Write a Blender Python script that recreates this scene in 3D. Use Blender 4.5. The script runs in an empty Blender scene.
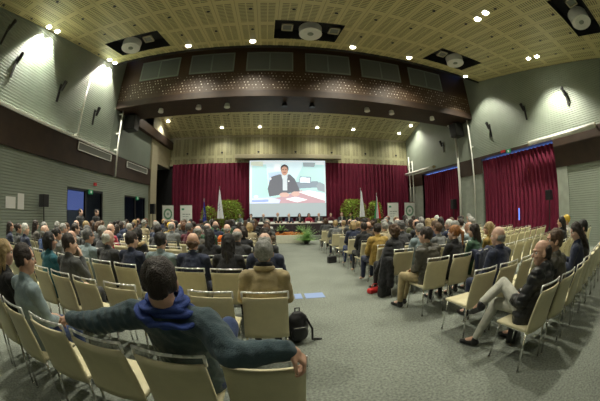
import bpy, bmesh, math, random
from mathutils import Vector, Matrix, Euler, noise
PI = math.pi
sc = bpy.context.scene
COL = sc.collection
random.seed(7)

# ------------------------------------------------------------------ camera
cd = bpy.data.cameras.new('camera')
cam = bpy.data.objects.new('camera', cd); COL.objects.link(cam); sc.camera = cam
cd.type = 'PANO'
cd.panorama_type = 'FISHEYE_EQUISOLID'
cd.sensor_fit = 'HORIZONTAL'
cd.sensor_width = 36.0
cd.fisheye_lens = 267.15/600*36.0
cd.fisheye_fov = math.radians(180)
cd.clip_start = 0.02; cd.clip_end = 200
_yaw, _pitch, _roll = 0.119732, 0.047827, -0.015116
_f = Vector((math.sin(_yaw)*math.cos(_pitch), math.cos(_yaw)*math.cos(_pitch), math.sin(_pitch)))
_r = Vector((math.cos(_yaw), -math.sin(_yaw), 0)); _u = _r.cross(_f)
_r2 = _r*math.cos(_roll) + _u*math.sin(_roll); _u2 = -_r*math.sin(_roll) + _u*math.cos(_roll)
cam.matrix_world = Matrix(((_r2.x, _u2.x, -_f.x, 0), (_r2.y, _u2.y, -_f.y, 0), (_r2.z, _u2.z, -_f.z, 1.6), (0, 0, 0, 1)))

# ------------------------------------------------------------------ world, exposure
w = bpy.data.worlds.new('world'); sc.world = w; w.use_nodes = True
w.node_tree.nodes['Background'].inputs[0].default_value = (0.25, 0.4, 1.0, 1)
w.node_tree.nodes['Background'].inputs[1].default_value = 0.6
sc.view_settings.view_transform = 'Standard'; sc.view_settings.look = 'None'
sc.view_settings.exposure = 0.62; sc.view_settings.gamma = 1.0
sc.view_settings.use_curve_mapping = False
LAMP = 560.0          # watts of one hall downlight
WASH = 620.0
STAGE = 330.0
WARM = (1.0, 0.96, 0.80)

XL, XR, Y0, YB = -7.5, 11.0, -5.0, 18.8      # room: left wall, right wall, wall behind camera, stage rear
def zc(y): return 6.37 + 0.223*y             # hall ceiling
def zs(y): return 8.05 - 0.32*(y-16.15)      # stage ceiling

# ------------------------------------------------------------------ materials
def mat(name, col, rough=0.6, metal=0.0, var=0.0, scale=8.0, bump=0.0, bscale=60.0, emit=None, estr=0.0, sheen=0.0):
    m = bpy.data.materials.new(name); m.use_nodes = True
    nt = m.node_tree; b = nt.nodes['Principled BSDF']
    b.inputs['Base Color'].default_value = (*col, 1); b.inputs['Roughness'].default_value = rough
    b.inputs['Metallic'].default_value = metal
    if sheen: b.inputs['Sheen Weight'].default_value = sheen
    tc = nt.nodes.new('ShaderNodeTexCoord')
    if var:
        n = nt.nodes.new('ShaderNodeTexNoise'); n.inputs['Scale'].default_value = scale; n.inputs['Detail'].default_value = 4
        nt.links.new(tc.outputs['Object'], n.inputs['Vector'])
        r = nt.nodes.new('ShaderNodeValToRGB')
        r.color_ramp.elements[0].position = .3; r.color_ramp.elements[1].position = .7
        r.color_ramp.elements[0].color = (*[c*(1-var) for c in col], 1)
        r.color_ramp.elements[1].color = (*[min(1, c*(1+var)) for c in col], 1)
        nt.links.new(n.outputs['Fac'], r.inputs['Fac']); nt.links.new(r.outputs['Color'], b.inputs['Base Color'])
    if bump:
        n2 = nt.nodes.new('ShaderNodeTexNoise'); n2.inputs['Scale'].default_value = bscale; n2.inputs['Detail'].default_value = 3
        nt.links.new(tc.outputs['Object'], n2.inputs['Vector'])
        bp = nt.nodes.new('ShaderNodeBump'); bp.inputs['Strength'].default_value = bump; bp.inputs['Distance'].default_value = .02
        nt.links.new(n2.outputs['Fac'], bp.inputs['Height']); nt.links.new(bp.outputs['Normal'], b.inputs['Normal'])
    if emit:
        b.inputs['Emission Color'].default_value = (*emit, 1); b.inputs['Emission Strength'].default_value = estr
    return m

M = {}
M['siding'] = mat('siding', (0.24, 0.275, 0.225), .55, var=.06, scale=1.5)
M['smooth'] = mat('smooth_panel', (0.17, 0.20, 0.165), .6, var=.06, scale=1)
M['concrete'] = mat('concrete', (0.30, 0.33, 0.28), .7, var=.12, scale=3)
M['brown'] = mat('brown_wood', (0.036, 0.019, 0.010), .6, var=.25, scale=2.5)
M['void'] = mat('dark_void', (0.012, 0.012, 0.014), .8)
M['dark'] = mat('dark_metal', (0.02, 0.02, 0.02), .4)
M['black'] = mat('black_plastic', (0.012, 0.012, 0.013), .4)
M['white'] = mat('white_paint', (0.80, 0.80, 0.74), .4)
M['cream_paint'] = mat('cream_paint', (0.42, 0.38, 0.26), .55, var=.06)
M['greywing'] = mat('grey_wing', (0.13, 0.14, 0.13), .7)
M['chrome'] = mat('chrome', (0.72, 0.72, 0.70), .22, 1.0)
M['rail'] = mat('polished_rail', (0.92, 0.92, 0.90), .3, .55)
M['chair'] = mat('chair_cream', (0.62, 0.57, 0.37), .5, var=.05, scale=10)
M['curtain'] = mat('wine_curtain', (0.15, 0.003, 0.030), .8, var=.12, scale=3)
M['mesh'] = mat('grille_mesh', (0.16, 0.17, 0.15), .6)
M['glass'] = None
M['lamp'] = mat('lamp_glow', (1, 1, 1), .4, emit=(1, .97, .82), estr=16)
M['paper'] = mat('paper', (0.75, 0.75, 0.72), .6)
M['green_leaf'] = mat('leaf', (0.30, 0.42, 0.06), .5, var=.45, scale=3)
M['fern'] = mat('fern', (0.30, 0.52, 0.16), .5, var=.35, scale=5)
M['orange_flower'] = mat('orange_planting', (0.38, 0.13, 0.02), .7, var=.5, scale=14, bump=1, bscale=40)
M['trough'] = mat('trough_white', (0.58, 0.58, 0.47), .5, var=.05)
M['cloth_dark'] = mat('table_cloth_dark', (0.03, 0.02, 0.025), .8, var=.2)
M['cloth_light'] = mat('table_top_light', (0.55, 0.52, 0.48), .5)
M['blue_patch'] = mat('blue_floor_light', (0.22, 0.31, 0.55), .5)  # bluish light on the aisle floor, put into a flat colour
M['red'] = mat('sign_red', (0.55, 0.03, 0.03), .4)
M['dusk'] = mat('dusk_glass', (0.02, 0.03, 0.08), .2, emit=(.18, .32, 1.0), estr=.9)
M['door_glow'] = mat('door_blue_glow', (0.02, 0.03, 0.08), .2, emit=(.25, .34, .8), estr=.22)
M['green_exit'] = mat('exit_green', (0.01, .16, .06), .4, emit=(.1, .7, .3), estr=.1)

def tex_nodes(m):
    nt = m.node_tree
    tc = nt.nodes.new('ShaderNodeTexCoord'); sp = nt.nodes.new('ShaderNodeSeparateXYZ')
    nt.links.new(tc.outputs['Object'], sp.inputs[0])
    def op(o, a, b=None, c=None):
        n = nt.nodes.new('ShaderNodeMath'); n.operation = o
        for i, v in enumerate((a, b, c)):
            if v is None: continue
            if isinstance(v, (int, float)): n.inputs[i].default_value = v
            else: nt.links.new(v, n.inputs[i])
        return n.outputs[0]
    return nt, sp.outputs, op

def slot_wood(name, dy, axis='Y', col=(0.56, 0.50, 0.24)):
    """acoustic timber panels: strips with rows of short transverse slots"""
    m = mat(name, col, .5); nt, s, op = tex_nodes(m); b = nt.nodes['Principled BSDF']
    X, V = s[0], s[1 if axis == 'Y' else 2]
    px = op('FRACT', op('DIVIDE', op('ADD', X, 60.335), 0.665))
    py = op('FRACT', op('DIVIDE', op('ADD', V, 60.0), dy))
    pr = op('FRACT', op('DIVIDE', op('ADD', V, 60.3), 1.5))
    inx = op('MULTIPLY', op('GREATER_THAN', px, .16), op('LESS_THAN', px, .84))
    mid = op('GREATER_THAN', op('ABSOLUTE', op('SUBTRACT', px, .5)), .03)
    iny = op('LESS_THAN', py, .42)
    inr = op('MULTIPLY', op('GREATER_THAN', pr, .07), op('LESS_THAN', pr, .93))
    slot = op('MULTIPLY', op('MULTIPLY', inx, mid), op('MULTIPLY', iny, inr))
    seam = op('LESS_THAN', px, .02)
    fac = op('MINIMUM', op('ADD', op('MULTIPLY', slot, .8), op('MULTIPLY', seam, .6)), .9)
    n = nt.nodes.new('ShaderNodeTexNoise'); n.inputs['Scale'].default_value = 1.2; n.inputs['Detail'].default_value = 3
    mp = nt.nodes.new('ShaderNodeMix'); mp.data_type = 'RGBA'
    mp.inputs['A'].default_value = (*[c*.82 for c in col], 1); mp.inputs['B'].default_value = (*[c*1.15 for c in col], 1)
    nt.links.new(n.outputs['Fac'], mp.inputs['Factor'])
    m2 = nt.nodes.new('ShaderNodeMix'); m2.data_type = 'RGBA'; m2.inputs['B'].default_value = (.03, .025, .008, 1)
    nt.links.new(mp.outputs['Result'], m2.inputs['A']); nt.links.new(fac, m2.inputs['Factor'])
    nt.links.new(m2.outputs['Result'], b.inputs['Base Color'])
    return m
M['ceil'] = slot_wood('slotted_ceiling_wood', .095)
M['rearwood'] = slot_wood('slotted_rear_wood', .085, 'Z', (0.44, 0.42, 0.25))
M['stageceil'] = slot_wood('slotted_stage_wood', .17, 'Y', (0.52, 0.48, 0.28))

def floor_mat():
    m = mat('carpet', (.2, .22, .18), .92, bump=.35, bscale=260); nt = m.node_tree; b = nt.nodes['Principled BSDF']
    tc = nt.nodes.new('ShaderNodeTexCoord')
    a = nt.nodes.new('ShaderNodeTexNoise'); a.inputs['Scale'].default_value = 38; a.inputs['Detail'].default_value = 5
    c = nt.nodes.new('ShaderNodeTexNoise'); c.inputs['Scale'].default_value = 1.1; c.inputs['Detail'].default_value = 3
    for q in (a, c): nt.links.new(tc.outputs['Object'], q.inputs['Vector'])
    r = nt.nodes.new('ShaderNodeValToRGB')
    r.color_ramp.elements[0].position = .33; r.color_ramp.elements[0].color = (.135, .152, .128, 1)
    r.color_ramp.elements[1].position = .67; r.color_ramp.elements[1].color = (.275, .300, .255, 1)
    nt.links.new(a.outputs['Fac'], r.inputs['Fac'])
    mx = nt.nodes.new('ShaderNodeMix'); mx.data_type = 'RGBA'; mx.blend_type = 'MULTIPLY'; mx.inputs['Factor'].default_value = .35
    r2 = nt.nodes.new('ShaderNodeValToRGB'); r2.color_ramp.elements[0].position = .35; r2.color_ramp.elements[0].color = (.6, .6, .6, 1); r2.color_ramp.elements[1].position = .6
    nt.links.new(c.outputs['Fac'], r2.inputs['Fac'])
    nt.links.new(r.outputs['Color'], mx.inputs['A']); nt.links.new(r2.outputs['Color'], mx.inputs['B'])
    nt.links.new(mx.outputs['Result'], b.inputs['Base Color'])
    return m
M['floor'] = floor_mat()

def beam_mat():
    """dark brown perforated panel, its sparkling reflections painted as pale dots"""
    m = mat('brown_painted_glints', (.06, .035, .022), .55); nt, s, op = tex_nodes(m); b = nt.nodes['Principled BSDF']
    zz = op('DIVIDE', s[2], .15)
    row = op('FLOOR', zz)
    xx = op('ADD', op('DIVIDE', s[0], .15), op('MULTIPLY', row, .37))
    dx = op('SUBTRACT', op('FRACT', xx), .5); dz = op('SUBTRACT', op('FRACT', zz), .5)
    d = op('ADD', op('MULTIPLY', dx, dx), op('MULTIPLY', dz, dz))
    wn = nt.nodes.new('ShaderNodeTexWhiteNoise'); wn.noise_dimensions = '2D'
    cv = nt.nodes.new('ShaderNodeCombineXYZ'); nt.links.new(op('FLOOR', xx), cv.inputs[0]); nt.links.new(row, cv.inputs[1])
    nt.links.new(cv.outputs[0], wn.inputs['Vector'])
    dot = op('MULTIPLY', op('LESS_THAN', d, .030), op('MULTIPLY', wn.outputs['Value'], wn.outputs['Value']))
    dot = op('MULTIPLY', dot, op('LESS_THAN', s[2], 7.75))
    n = nt.nodes.new('ShaderNodeTexNoise'); n.inputs['Scale'].default_value = 1.5
    mp = nt.nodes.new('ShaderNodeMix'); mp.data_type = 'RGBA'
    mp.inputs['A'].default_value = (.020, .011, .006, 1); mp.inputs['B'].default_value = (.105, .056, .024, 1)
    nt.links.new(n.outputs['Fac'], mp.inputs['Factor'])
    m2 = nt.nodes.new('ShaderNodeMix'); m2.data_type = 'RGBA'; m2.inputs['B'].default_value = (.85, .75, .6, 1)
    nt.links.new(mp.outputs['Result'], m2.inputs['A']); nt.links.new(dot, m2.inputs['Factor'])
    nt.links.new(m2.outputs['Result'], b.inputs['Base Color'])
    return m
M['beam'] = beam_mat()

def vcol_mat(name, emit=0.0):
    m = bpy.data.materials.new(name); m.use_nodes = True; nt = m.node_tree; b = nt.nodes['Principled BSDF']
    a = nt.nodes.new('ShaderNodeAttribute'); a.attribute_name = 'Col'
    nt.links.new(a.outputs['Color'], b.inputs['Base Color']); b.inputs['Roughness'].default_value = .6
    if emit:
        nt.links.new(a.outputs['Color'], b.inputs['Emission Color']); b.inputs['Emission Strength'].default_value = emit
    return m
gm = bpy.data.materials.new('door_glass'); gm.use_nodes = True
_b = gm.node_tree.nodes['Principled BSDF']; _b.inputs['Base Color'].default_value = (.05, .06, .08, 1); _b.inputs['Roughness'].default_value = .03
_b.inputs['Transmission Weight'].default_value = 1.0; _b.inputs['IOR'].default_value = 1.05
_b.inputs['Base Color'].default_value = (.75, .8, .9, 1)
M['glass'] = gm

# ------------------------------------------------------------------ mesh helpers
class MB:
    def __init__(s): s.bm = bmesh.new()
    def _x(s, vs, mx):
        for v in vs: v.co = mx @ v.co
        return s
    def box(s, lo, hi, bev=0.0):
        g = bmesh.ops.create_cube(s.bm, size=1)['verts']
        sx, sy, sz = [max(1e-4, hi[i]-lo[i]) for i in range(3)]
        c = [(hi[i]+lo[i])/2 for i in range(3)]
        s._x(g, Matrix.Translation(c) @ Matrix.Diagonal((sx, sy, sz, 1)))
        if bev:
            es = list({e for v in g for e in v.link_edges})
            bmesh.ops.bevel(s.bm, geom=es, offset=min(bev, .45*min(sx, sy, sz)), segments=2, profile=.6, affect='EDGES')
        return s
    def rbox(s, mx, size, bev=0.0):
        b2 = MB().box([-size[0]/2, -size[1]/2, -size[2]/2], [size[0]/2, size[1]/2, size[2]/2], bev)
        bmesh.ops.transform(b2.bm, matrix=mx, verts=b2.bm.verts[:])
        s.merge(b2); return s
    def merge(s, o):
        me = bpy.data.meshes.new('tmp'); o.bm.to_mesh(me); s.bm.from_mesh(me); bpy.data.meshes.remove(me); o.bm.free()
    def ball(s, c, r, seg=16, rot=None):
        nv = max(6, seg//2); bm = s.bm
        top, bot = bm.verts.new((0, 0, 1)), bm.verts.new((0, 0, -1)); rows = []
        for j in range(1, nv):
            t = PI*j/nv; st, ct = math.sin(t), math.cos(t)
            rows.append([bm.verts.new((st*math.cos(2*PI*i/seg), st*math.sin(2*PI*i/seg), ct)) for i in range(seg)])
        for i in range(seg):
            k = (i+1) % seg
            bm.faces.new((top, rows[0][i], rows[0][k])); bm.faces.new((bot, rows[-1][k], rows[-1][i]))
            for j in range(nv-2): bm.faces.new((rows[j][i], rows[j+1][i], rows[j+1][k], rows[j][k]))
        g = [top, bot] + [v for q in rows for v in q]
        r = r if hasattr(r, '__len__') else (r, r, r)
        mx = Matrix.Translation(c) @ (rot.to_matrix().to_4x4() if rot else Matrix.Identity(4)) @ Matrix.Diagonal((*r, 1))
        return s._x(g, mx)
    def cone(s, a, b, r0, r1=None, seg=14, caps=True):
        r1 = r0 if r1 is None else r1
        a, b = Vector(a), Vector(b); d = b-a; L = d.length
        if L < 1e-6: return s
        g = bmesh.ops.create_cone(s.bm, cap_ends=caps, segments=seg, radius1=r0, radius2=r1, depth=L)['verts']
        q = Vector((0, 0, 1)).rotation_difference(d.normalized())
        return s._x(g, Matrix.Translation((a+b)/2) @ q.to_matrix().to_4x4())
    def cap(s, a, b, r0, r1=None, seg=14):
        r1 = r0 if r1 is None else r1
        s.cone(a, b, r0, r1, seg); s.ball(a, r0, seg); s.ball(b, r1, seg); return s
    def path(s, pts, r, seg=10):
        for i in range(len(pts)-1): s.cap(pts[i], pts[i+1], r, r, seg)
        return s
    def quad(s, *p):
        s.bm.faces.new([s.bm.verts.new(q) for q in p]); return s
    def build(s, name, m, parent=None, smooth=False, kind=None):
        me = bpy.data.meshes.new(name); s.bm.to_mesh(me); s.bm.free()
        return link(name, me, m, parent, smooth, kind)
def link(name, me, m, parent=None, smooth=False, kind=None):
    if m is not None and not me.materials: me.materials.append(m)
    if smooth:
        for p in me.polygons: p.use_smooth = True
    o = bpy.data.objects.new(name, me); COL.objects.link(o)
    if parent: o.parent = parent
    if kind: o['kind'] = kind
    return o
def empty(name, loc=(0, 0, 0), rz=0.0):
    o = bpy.data.objects.new(name, None); COL.objects.link(o); o.location = loc; o.rotation_euler = (0, 0, rz)
    o.empty_display_size = .1
    return o
def name_of(o): return o.name.split('.')[0]
def tag(o, label, cat, group=None, kind=None):
    if label:
        for a_, b_ in (('left ribbed wall', 'ribbed door-side wall'), ('left wall', 'door-side wall'), ('right wall', 'window-side wall'), ('left block', 'door-side block'), ('right block', 'window-side block'), ('from the left', 'from the door side')):
            label = label.replace(a_, b_)
        if len(label.replace('-', ' ').split()) > 16 and name_of(o) == 'person': label = label.replace('person with ', '').replace(' row from rear', ' row')
        o['label'] = label
    if cat: o['category'] = cat
    if group: o['group'] = group
    if kind: o['kind'] = kind
    return o
def S(mb, name, m, smooth=False): return mb.build(name, m, None, smooth, 'structure')
def copy_tree(o, parent=None):
    c = o.copy(); COL.objects.link(c)
    if parent is not None: c.parent = parent
    for ch in list(o.children): copy_tree(ch, c)
    return c
TMP = bpy.data.scenes.new('workshop')
def remesh(mb, voxel, it=3, disp=None):
    me = bpy.data.meshes.new('r'); mb.bm.to_mesh(me); mb.bm.free()
    o = bpy.data.objects.new('r', me); TMP.collection.objects.link(o)
    md = o.modifiers.new('a', 'REMESH'); md.mode = 'VOXEL'; md.voxel_size = voxel
    if it:
        ms = o.modifiers.new('b', 'SMOOTH'); ms.iterations = it; ms.factor = .5
    with bpy.context.temp_override(scene=TMP, view_layer=TMP.view_layers[0]):
        dg = bpy.context.evaluated_depsgraph_get()
    out = bpy.data.meshes.new_from_object(o.evaluated_get(dg))
    bpy.data.objects.remove(o); bpy.data.meshes.remove(me)
    if disp:
        N_ = [v.normal.copy() for v in out.vertices]; C_ = [v.co.copy() for v in out.vertices]; F_ = []
        for c, n in zip(C_, N_): F_ += list(c + disp(c, n))
        out.vertices.foreach_set('co', F_); out.update()
    for p in out.polygons: p.use_smooth = True
    return out

# ------------------------------------------------------------------ room shell
S(MB().box((XL-4, Y0-.2, -.1), (XR+1, YB+.3, 0)), 'floor', M['floor'])

def siding(name, side, y0, y1, z0, z1, m, pitch=.085, depth=.016):
    mb = MB(); x = XL if side < 0 else XR; s = 1 if side < 0 else -1
    n = max(1, round((z1-z0)/pitch)); p = (z1-z0)/n
    for i in range(n):
        a, b = z0+i*p, z0+(i+1)*p
        mb.quad((x, y0, b), (x, y1, b), (x+s*depth, y1, a+.25*p), (x+s*depth, y0, a+.25*p))
        mb.quad((x+s*depth, y0, a+.25*p), (x+s*depth, y1, a+.25*p), (x+s*depth, y1, a+.12*p), (x+s*depth, y0, a+.12*p))
        mb.quad((x+s*depth, y0, a+.12*p), (x+s*depth, y1, a+.12*p), (x, y1, a), (x, y0, a))
    mb.box((min(x, x-s*.2), y0, z0), (max(x-s*.004, x-s*.2), y1, z1))
    return S(mb, name, m)
SM = M['smooth']
# left wall
siding('wall_left', -1, Y0, 10.44, 4.39, 9.4, M['siding'])
S(MB().box((XL-.2, 10.44, 4.39), (XL+.01, 15.3, 9.4)), 'wall_left', SM)
S(MB().box((XL-.2, Y0, 3.35), (XL+.10, 15.25, 4.34)), 'wall_left', M['brown'])
S(MB().box((XL-.02, Y0, 4.33), (XL+.17, 10.9, 4.40)), 'trim_1', M['white'])
for a, b in ((Y0, 7.5), (10.13, 12.2), (14.8, 15.25)): siding('wall_left', -1, a, b, 0, 3.35, M['siding'])
for a, b in ((7.5, 10.13), (12.2, 14.8)): siding('wall_left', -1, a, b, 2.55, 3.35, M['siding'])
S(MB().box((XL-.2, 15.25, 0), (XL+.15, 16.2, 6.0), .01), 'wall_left', M['cream_paint'])
S(MB().box((XL-.2, 15.25, 6.0), (XL+.05, YB, 6.5)).box((XL-.2, 16.2, 4.9), (XL+.05, YB, 6.0)), 'wall_left', M['cream_paint'])
S(MB().box((XL-.2, 12.3, 7.0), (XL+.01, YB, 10)), 'wall_left', M['cream_paint'])
S(MB().box((XL-.05, 12.3, 6.35), (XL+.28, YB, 6.9)), 'trim_2', M['brown'])
S(MB().box((XL-2.5, 16.2, 0), (XL-2.4, YB, 5)).box((XL-2.5, 16.1, 0), (XL-.2, 16.2, 5)).box((XL-2.5, 16.1, 4.9), (XL, YB, 5.0)), 'wall_wing', M['greywing'])
# right wall
siding('wall_right', 1, Y0, 10.9, 4.33, 9.4, M['siding'])
S(MB().box((XR-.01, 10.9, 4.33), (XR+.2, YB, 9.6)), 'wall_right', M['siding'])
S(MB().box((XR-.08, Y0, 3.06), (XR+.2, 5.15, 4.33)).box((XR-.08, 5.15, 4.2), (XR+.2, 10.15, 4.33)).box((XR-.08, 10.15, 3.43), (XR+.2, 12.2, 4.33))
  .box((XR-.08, 12.2, 4.2), (XR+.2, 16.5, 4.33)).box((XR-.08, 16.5, 3.43), (XR+.2, YB, 4.33)), 'wall_right', M['brown'])
siding('wall_right', 1, Y0, 5.15, 0, 3.06, M['siding'])
S(MB().box((XR-.02, 10.15, 0), (XR+.2, 12.2, 3.43)).box((XR-.02, 16.5, 0), (XR+.2, YB, 3.43)), 'wall_right', M['concrete'])
S(MB().box((XR-.06, 4.55, 0), (XR+.02, 5.15, 3.06)), 'trim_3', M['concrete'])
for i, (a, b) in enumerate(((5.15, 10.15), (12.2, 16.5))):
    wd = S(MB().box((XR+.42, a-.1, -.05), (XR+.5, b+.1, 4.3)), 'window_%d' % (i+1), M['dusk'])
    fr = MB()
    for k in range(6):
        y = a + (b-a)*k/5; fr.box((XR+.34, y-.03, 0), (XR+.41, y+.03, 4.2))
    fr.box((XR+.34, a, 2.1), (XR+.41, b, 2.16)); fr.build('window_frame', M['white'], wd)
    S(MB().box((XR-.02, a-.1, 0), (XR+.5, a-.02, 4.3)).box((XR-.02, b+.0, 0), (XR+.5, b+.1, 4.3)).box((XR+.2, a, 4.2), (XR+.5, b, 4.28)), 'trim_%d' % (4+i), M['smooth'])
# back wall (behind camera), stage rear
S(MB().box((XL-.2, Y0-.2, 0), (XR+.2, Y0, 7)), 'wall_back', M['siding'])
S(MB().box((XL-2.6, YB, 0), (XR+.2, YB+.2, 10)), 'wall_front', M['void'])
S(MB().box((XL, YB-.12, 5.2), (XR, YB, 7.35)), 'wall_front', M['rearwood'])
S(MB().box((XL, YB-.2, 7.12), (XR, YB-.1, 7.3)).box((XL, YB-.18, 5.12), (XR, YB-.1, 5.22)), 'trim_6', M['cream_paint'])
# hall ceiling with rectangular recesses
holes = []
for x0 in (-6.5, 0.1, 6.6):
    holes.append((x0, x0+2.4, 6.95, 8.5)); holes.append((x0, x0+2.4, 0.3, 1.5))
xs = sorted({XL, XR, *[h[0] for h in holes], *[h[1] for h in holes]}); ys = sorted({Y0, 9.2, *[h[2] for h in holes], *[h[3] for h in holes]})
mb = MB()
for i in range(len(xs)-1):
    for j in range(len(ys)-1):
        cx, cy = (xs[i]+xs[i+1])/2, (ys[j]+ys[j+1])/2
        if any(h[0] < cx < h[1] and h[2] < cy < h[3] for h in holes): continue
        mb.quad((xs[i], ys[j], zc(ys[j])), (xs[i+1], ys[j], zc(ys[j])), (xs[i+1], ys[j+1], zc(ys[j+1])), (xs[i], ys[j+1], zc(ys[j+1])))
bmesh.ops.remove_doubles(mb.bm, verts=mb.bm.verts[:], dist=1e-4)
S(mb, 'ceiling', M['ceil'])
mb = MB()
for x0, x1, y0, y1 in holes:
    d = .5
    mb.quad((x0, y0, zc(y0)+d), (x1, y0, zc(y0)+d), (x1, y1, zc(y1)+d), (x0, y1, zc(y1)+d))
    for (ax, ay), (bx, by) in (((x0, y0), (x1, y0)), ((x1, y0), (x1, y1)), ((x1, y1), (x0, y1)), ((x0, y1), (x0, y0))):
        mb.quad((ax, ay, zc(ay)), (bx, by, zc(by)), (bx, by, zc(by)+d), (ax, ay, zc(ay)+d))
S(mb, 'ceiling', M['void'])
S(MB().box((XL, 9.2, 8.34), (XR, 9.26, 8.56)), 'trim_7', M['dark'])
S(MB().box((XL-.2, 9.0, 9.9), (XR+.2, 12.4, 10.0)).box((XL, 9.15, 8.55), (XR, 9.2, 9.9)), 'ceiling', M['void'])
# proscenium beam
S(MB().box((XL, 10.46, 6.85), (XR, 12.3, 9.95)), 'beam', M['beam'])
S(MB().box((XL, 10.44, 6.55), (XR, 12.3, 6.86), .01), 'beam', M['brown'])
S(MB().quad((XL, 12.3, zs(12.3)), (XR, 12.3, zs(12.3)), (XR, YB, zs(YB)), (XL, YB, zs(YB))), 'ceiling', M['stageceil'])
# stage platform
S(MB().box((XL+.02, 15.6, 0), (XR-.3, YB, .25)), 'floor', M['greywing'])

# small black ceiling points
mb = MB()
for i in range(-1, 13):
    for j in range(-1, 6):
        x, y = -6.0+1.33*i, 1.7+1.49*j
        if XL < x < XR and y < 9.15 and not any(h[0]-.1 < x < h[1]+.1 and h[2]-.1 < y < h[3]+.1 for h in holes):
            mb.cone((x, y, zc(y)-.012), (x, y, zc(y)+.03), .055, seg=10)
S(mb, 'ceiling', M['dark'])
mb = MB()
for i in range(14):
    x = -6.6+1.33*i
    for y in (14.6, 16.3, 17.9): mb.cone((x, y, zs(y)-.012), (x, y, zs(y)+.03), .06, seg=10)
    if i % 2 == 0: mb.cone((x+.6, YB-.14, 6.0), (x+.6, YB-.1, 6.0), .08, seg=10)
S(mb, 'ceiling', M['dark'])

# vents on the beam
for k in range(-2, 4):
    x0 = -1.06+2.65*k
    v = empty('ventilation_grille', (x0+1.05, 10.45, 8.37))
    MB().box((-1.05, -.03, -.53), (1.05, 0, .53)).build('backing', M['mesh'], v)
    fb = MB()
    for a, b in (((-1.05, -.06, -.53), (1.05, -.02, -.47)), ((-1.05, -.06, .47), (1.05, -.02, .53)), ((-1.05, -.06, -.53), (-.99, -.02, .53)), ((.99, -.06, -.53), (1.05, -.02, .53)), ((-.03, -.06, -.53), (.03, -.02, .53))): fb.box(a, b)
    fb.build('frame', M['siding'], v)
    sl = MB()
    for i in range(18): sl.box((-.99, -.045, -.46+i*.053), (.99, -.03, -.44+i*.053))
    sl.build('louvre', M['mesh'], v)
    tag(v, '%s wide two-panel grille on the dark beam, %s' % ('grey', ['leftmost, beside the left wall', 'second from the left wall', 'third from the left wall', 'just right of centre', 'second from the right wall', 'rightmost, beside the right wall'][k+2]), 'vent', 'grilles along the beam')

# ceiling diffusers and small square grilles in recesses
nm = {-6.5: 'left', .1: 'middle', 6.6: 'right'}
for x0, x1, y0, y1 in holes:
    near = y0 < 3; cx = x0+1.2+(.1 if x0 > 0 else -.3); cy = (y0+y1)/2
    z = zc(cy)
    d = empty('ceiling_diffuser', (cx, cy, z))
    MB().cone((0, 0, -.14), (0, 0, .14), .40, .42, 32).build('drum', M['white'], d)
    rg = MB()
    for r, zz in ((.40, -.14), (.28, -.15), (.17, -.15)):
        for k in range(28):
            a, b = 2*PI*k/28, 2*PI*(k+1)/28
            rg.cap((r*math.cos(a), r*math.sin(a), zz), (r*math.cos(b), r*math.sin(b), zz), .016, seg=6)
    rg.build('ring', M['white'], d)
    MB().ball((0, 0, -.13), (.12, .12, .04)).build('hub', M['siding'], d)
    tag(d, 'round white air diffuser in the %s dark ceiling recess %s' % (nm[x0], 'above the seats' if near else 'before the beam'), 'air diffuser', 'round ceiling diffusers')
    for sx in ((-.85, .85) if x0 == .1 else ((.85,) if x0 < 0 else (-.85,))):
        q = empty('square_grille', (cx+sx, cy-.15, zc(cy-.15)+.05)); 
        fq = MB()
        for a, b in (((-.2, -.2), (.2, -.15)), ((-.2, .15), (.2, .2)), ((-.2, -.2), (-.15, .2)), ((.15, -.2), (.2, .2))): fq.box((a[0], a[1], -.03), (b[0], b[1], .03))
        fq.build('frame', M['cream_paint'], q)
        MB().box((-.15, -.15, 0), (.15, .15, .02)).build('backing', M['mesh'], q)
        tag(q, 'small square grille %s of the round diffuser in the %s recess %s' % ('left' if sx < 0 else 'right', nm[x0], 'above the seats' if near else 'before the beam'), 'grille', 'square ceiling grilles')

# ------------------------------------------------------------------ lamps
def spot(parent, loc, watts, angle=150, blend=.9, rad=.09, aim=None, col=WARM):
    ld = bpy.data.lights.new('bulb_or_fill', 'SPOT'); ld.energy = watts; ld.spot_size = math.radians(angle); ld.spot_blend = blend
    ld.shadow_soft_size = rad; ld.color = col
    o = bpy.data.objects.new('bulb_or_fill', ld); COL.objects.link(o); o.parent = parent; o.location = loc
    if aim is not None: o.rotation_euler = Vector(aim).to_track_quat('-Z', 'Y').to_euler()
    return o
proto = None
def downlight(x, y, z, label, watts, angle=150, aim=None, group='round ceiling downlights', rad=.1, blend=1.0):
    global proto
    if proto is None:
        o = empty('downlight', (x, y, z))
        rg = MB()
        for k in range(20):
            a, b = 2*PI*k/20, 2*PI*(k+1)/20
            rg.cap((.14*math.cos(a), .14*math.sin(a), -.01), (.14*math.cos(b), .14*math.sin(b), -.01), .018, seg=6)
        rg.build('ring', M['cream_paint'], o, True)
        MB().cone((0, 0, -.018), (0, 0, .05), .115, seg=20).build('lens', M['lamp'], o)
        proto = o
    else:
        o = copy_tree(proto); o.location = (x, y, z)
    tag(o, label, 'ceiling light', group)
    L = spot(None, (x, y, z-.05), watts, angle, blend, rad, aim)
    return o
rows = [(8.75, 'beside the beam'), (4.1, 'over the middle rows'), (-.6, 'over the rear rows')]
cols = [(-3.39, 'first column from the left wall'), (-.72, 'second column from the left wall'), (3.34, 'third column from the left wall'), (6.02, 'fourth column from the left wall')]
for y, rn in rows:
    for x, cn in cols:
        downlight(x, y, zc(y), 'round recessed downlight %s, %s' % (rn, cn), LAMP*(.08 if y < 0 else 1), 122, (0, .22, -1) if y > 8 else None)
        if y == 4.1 and x > 6: downlight(x-.1, y-.5, zc(y-.5), 'round recessed downlight over the middle rows, nearer one of the right pair', LAMP*.3, 122)
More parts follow.
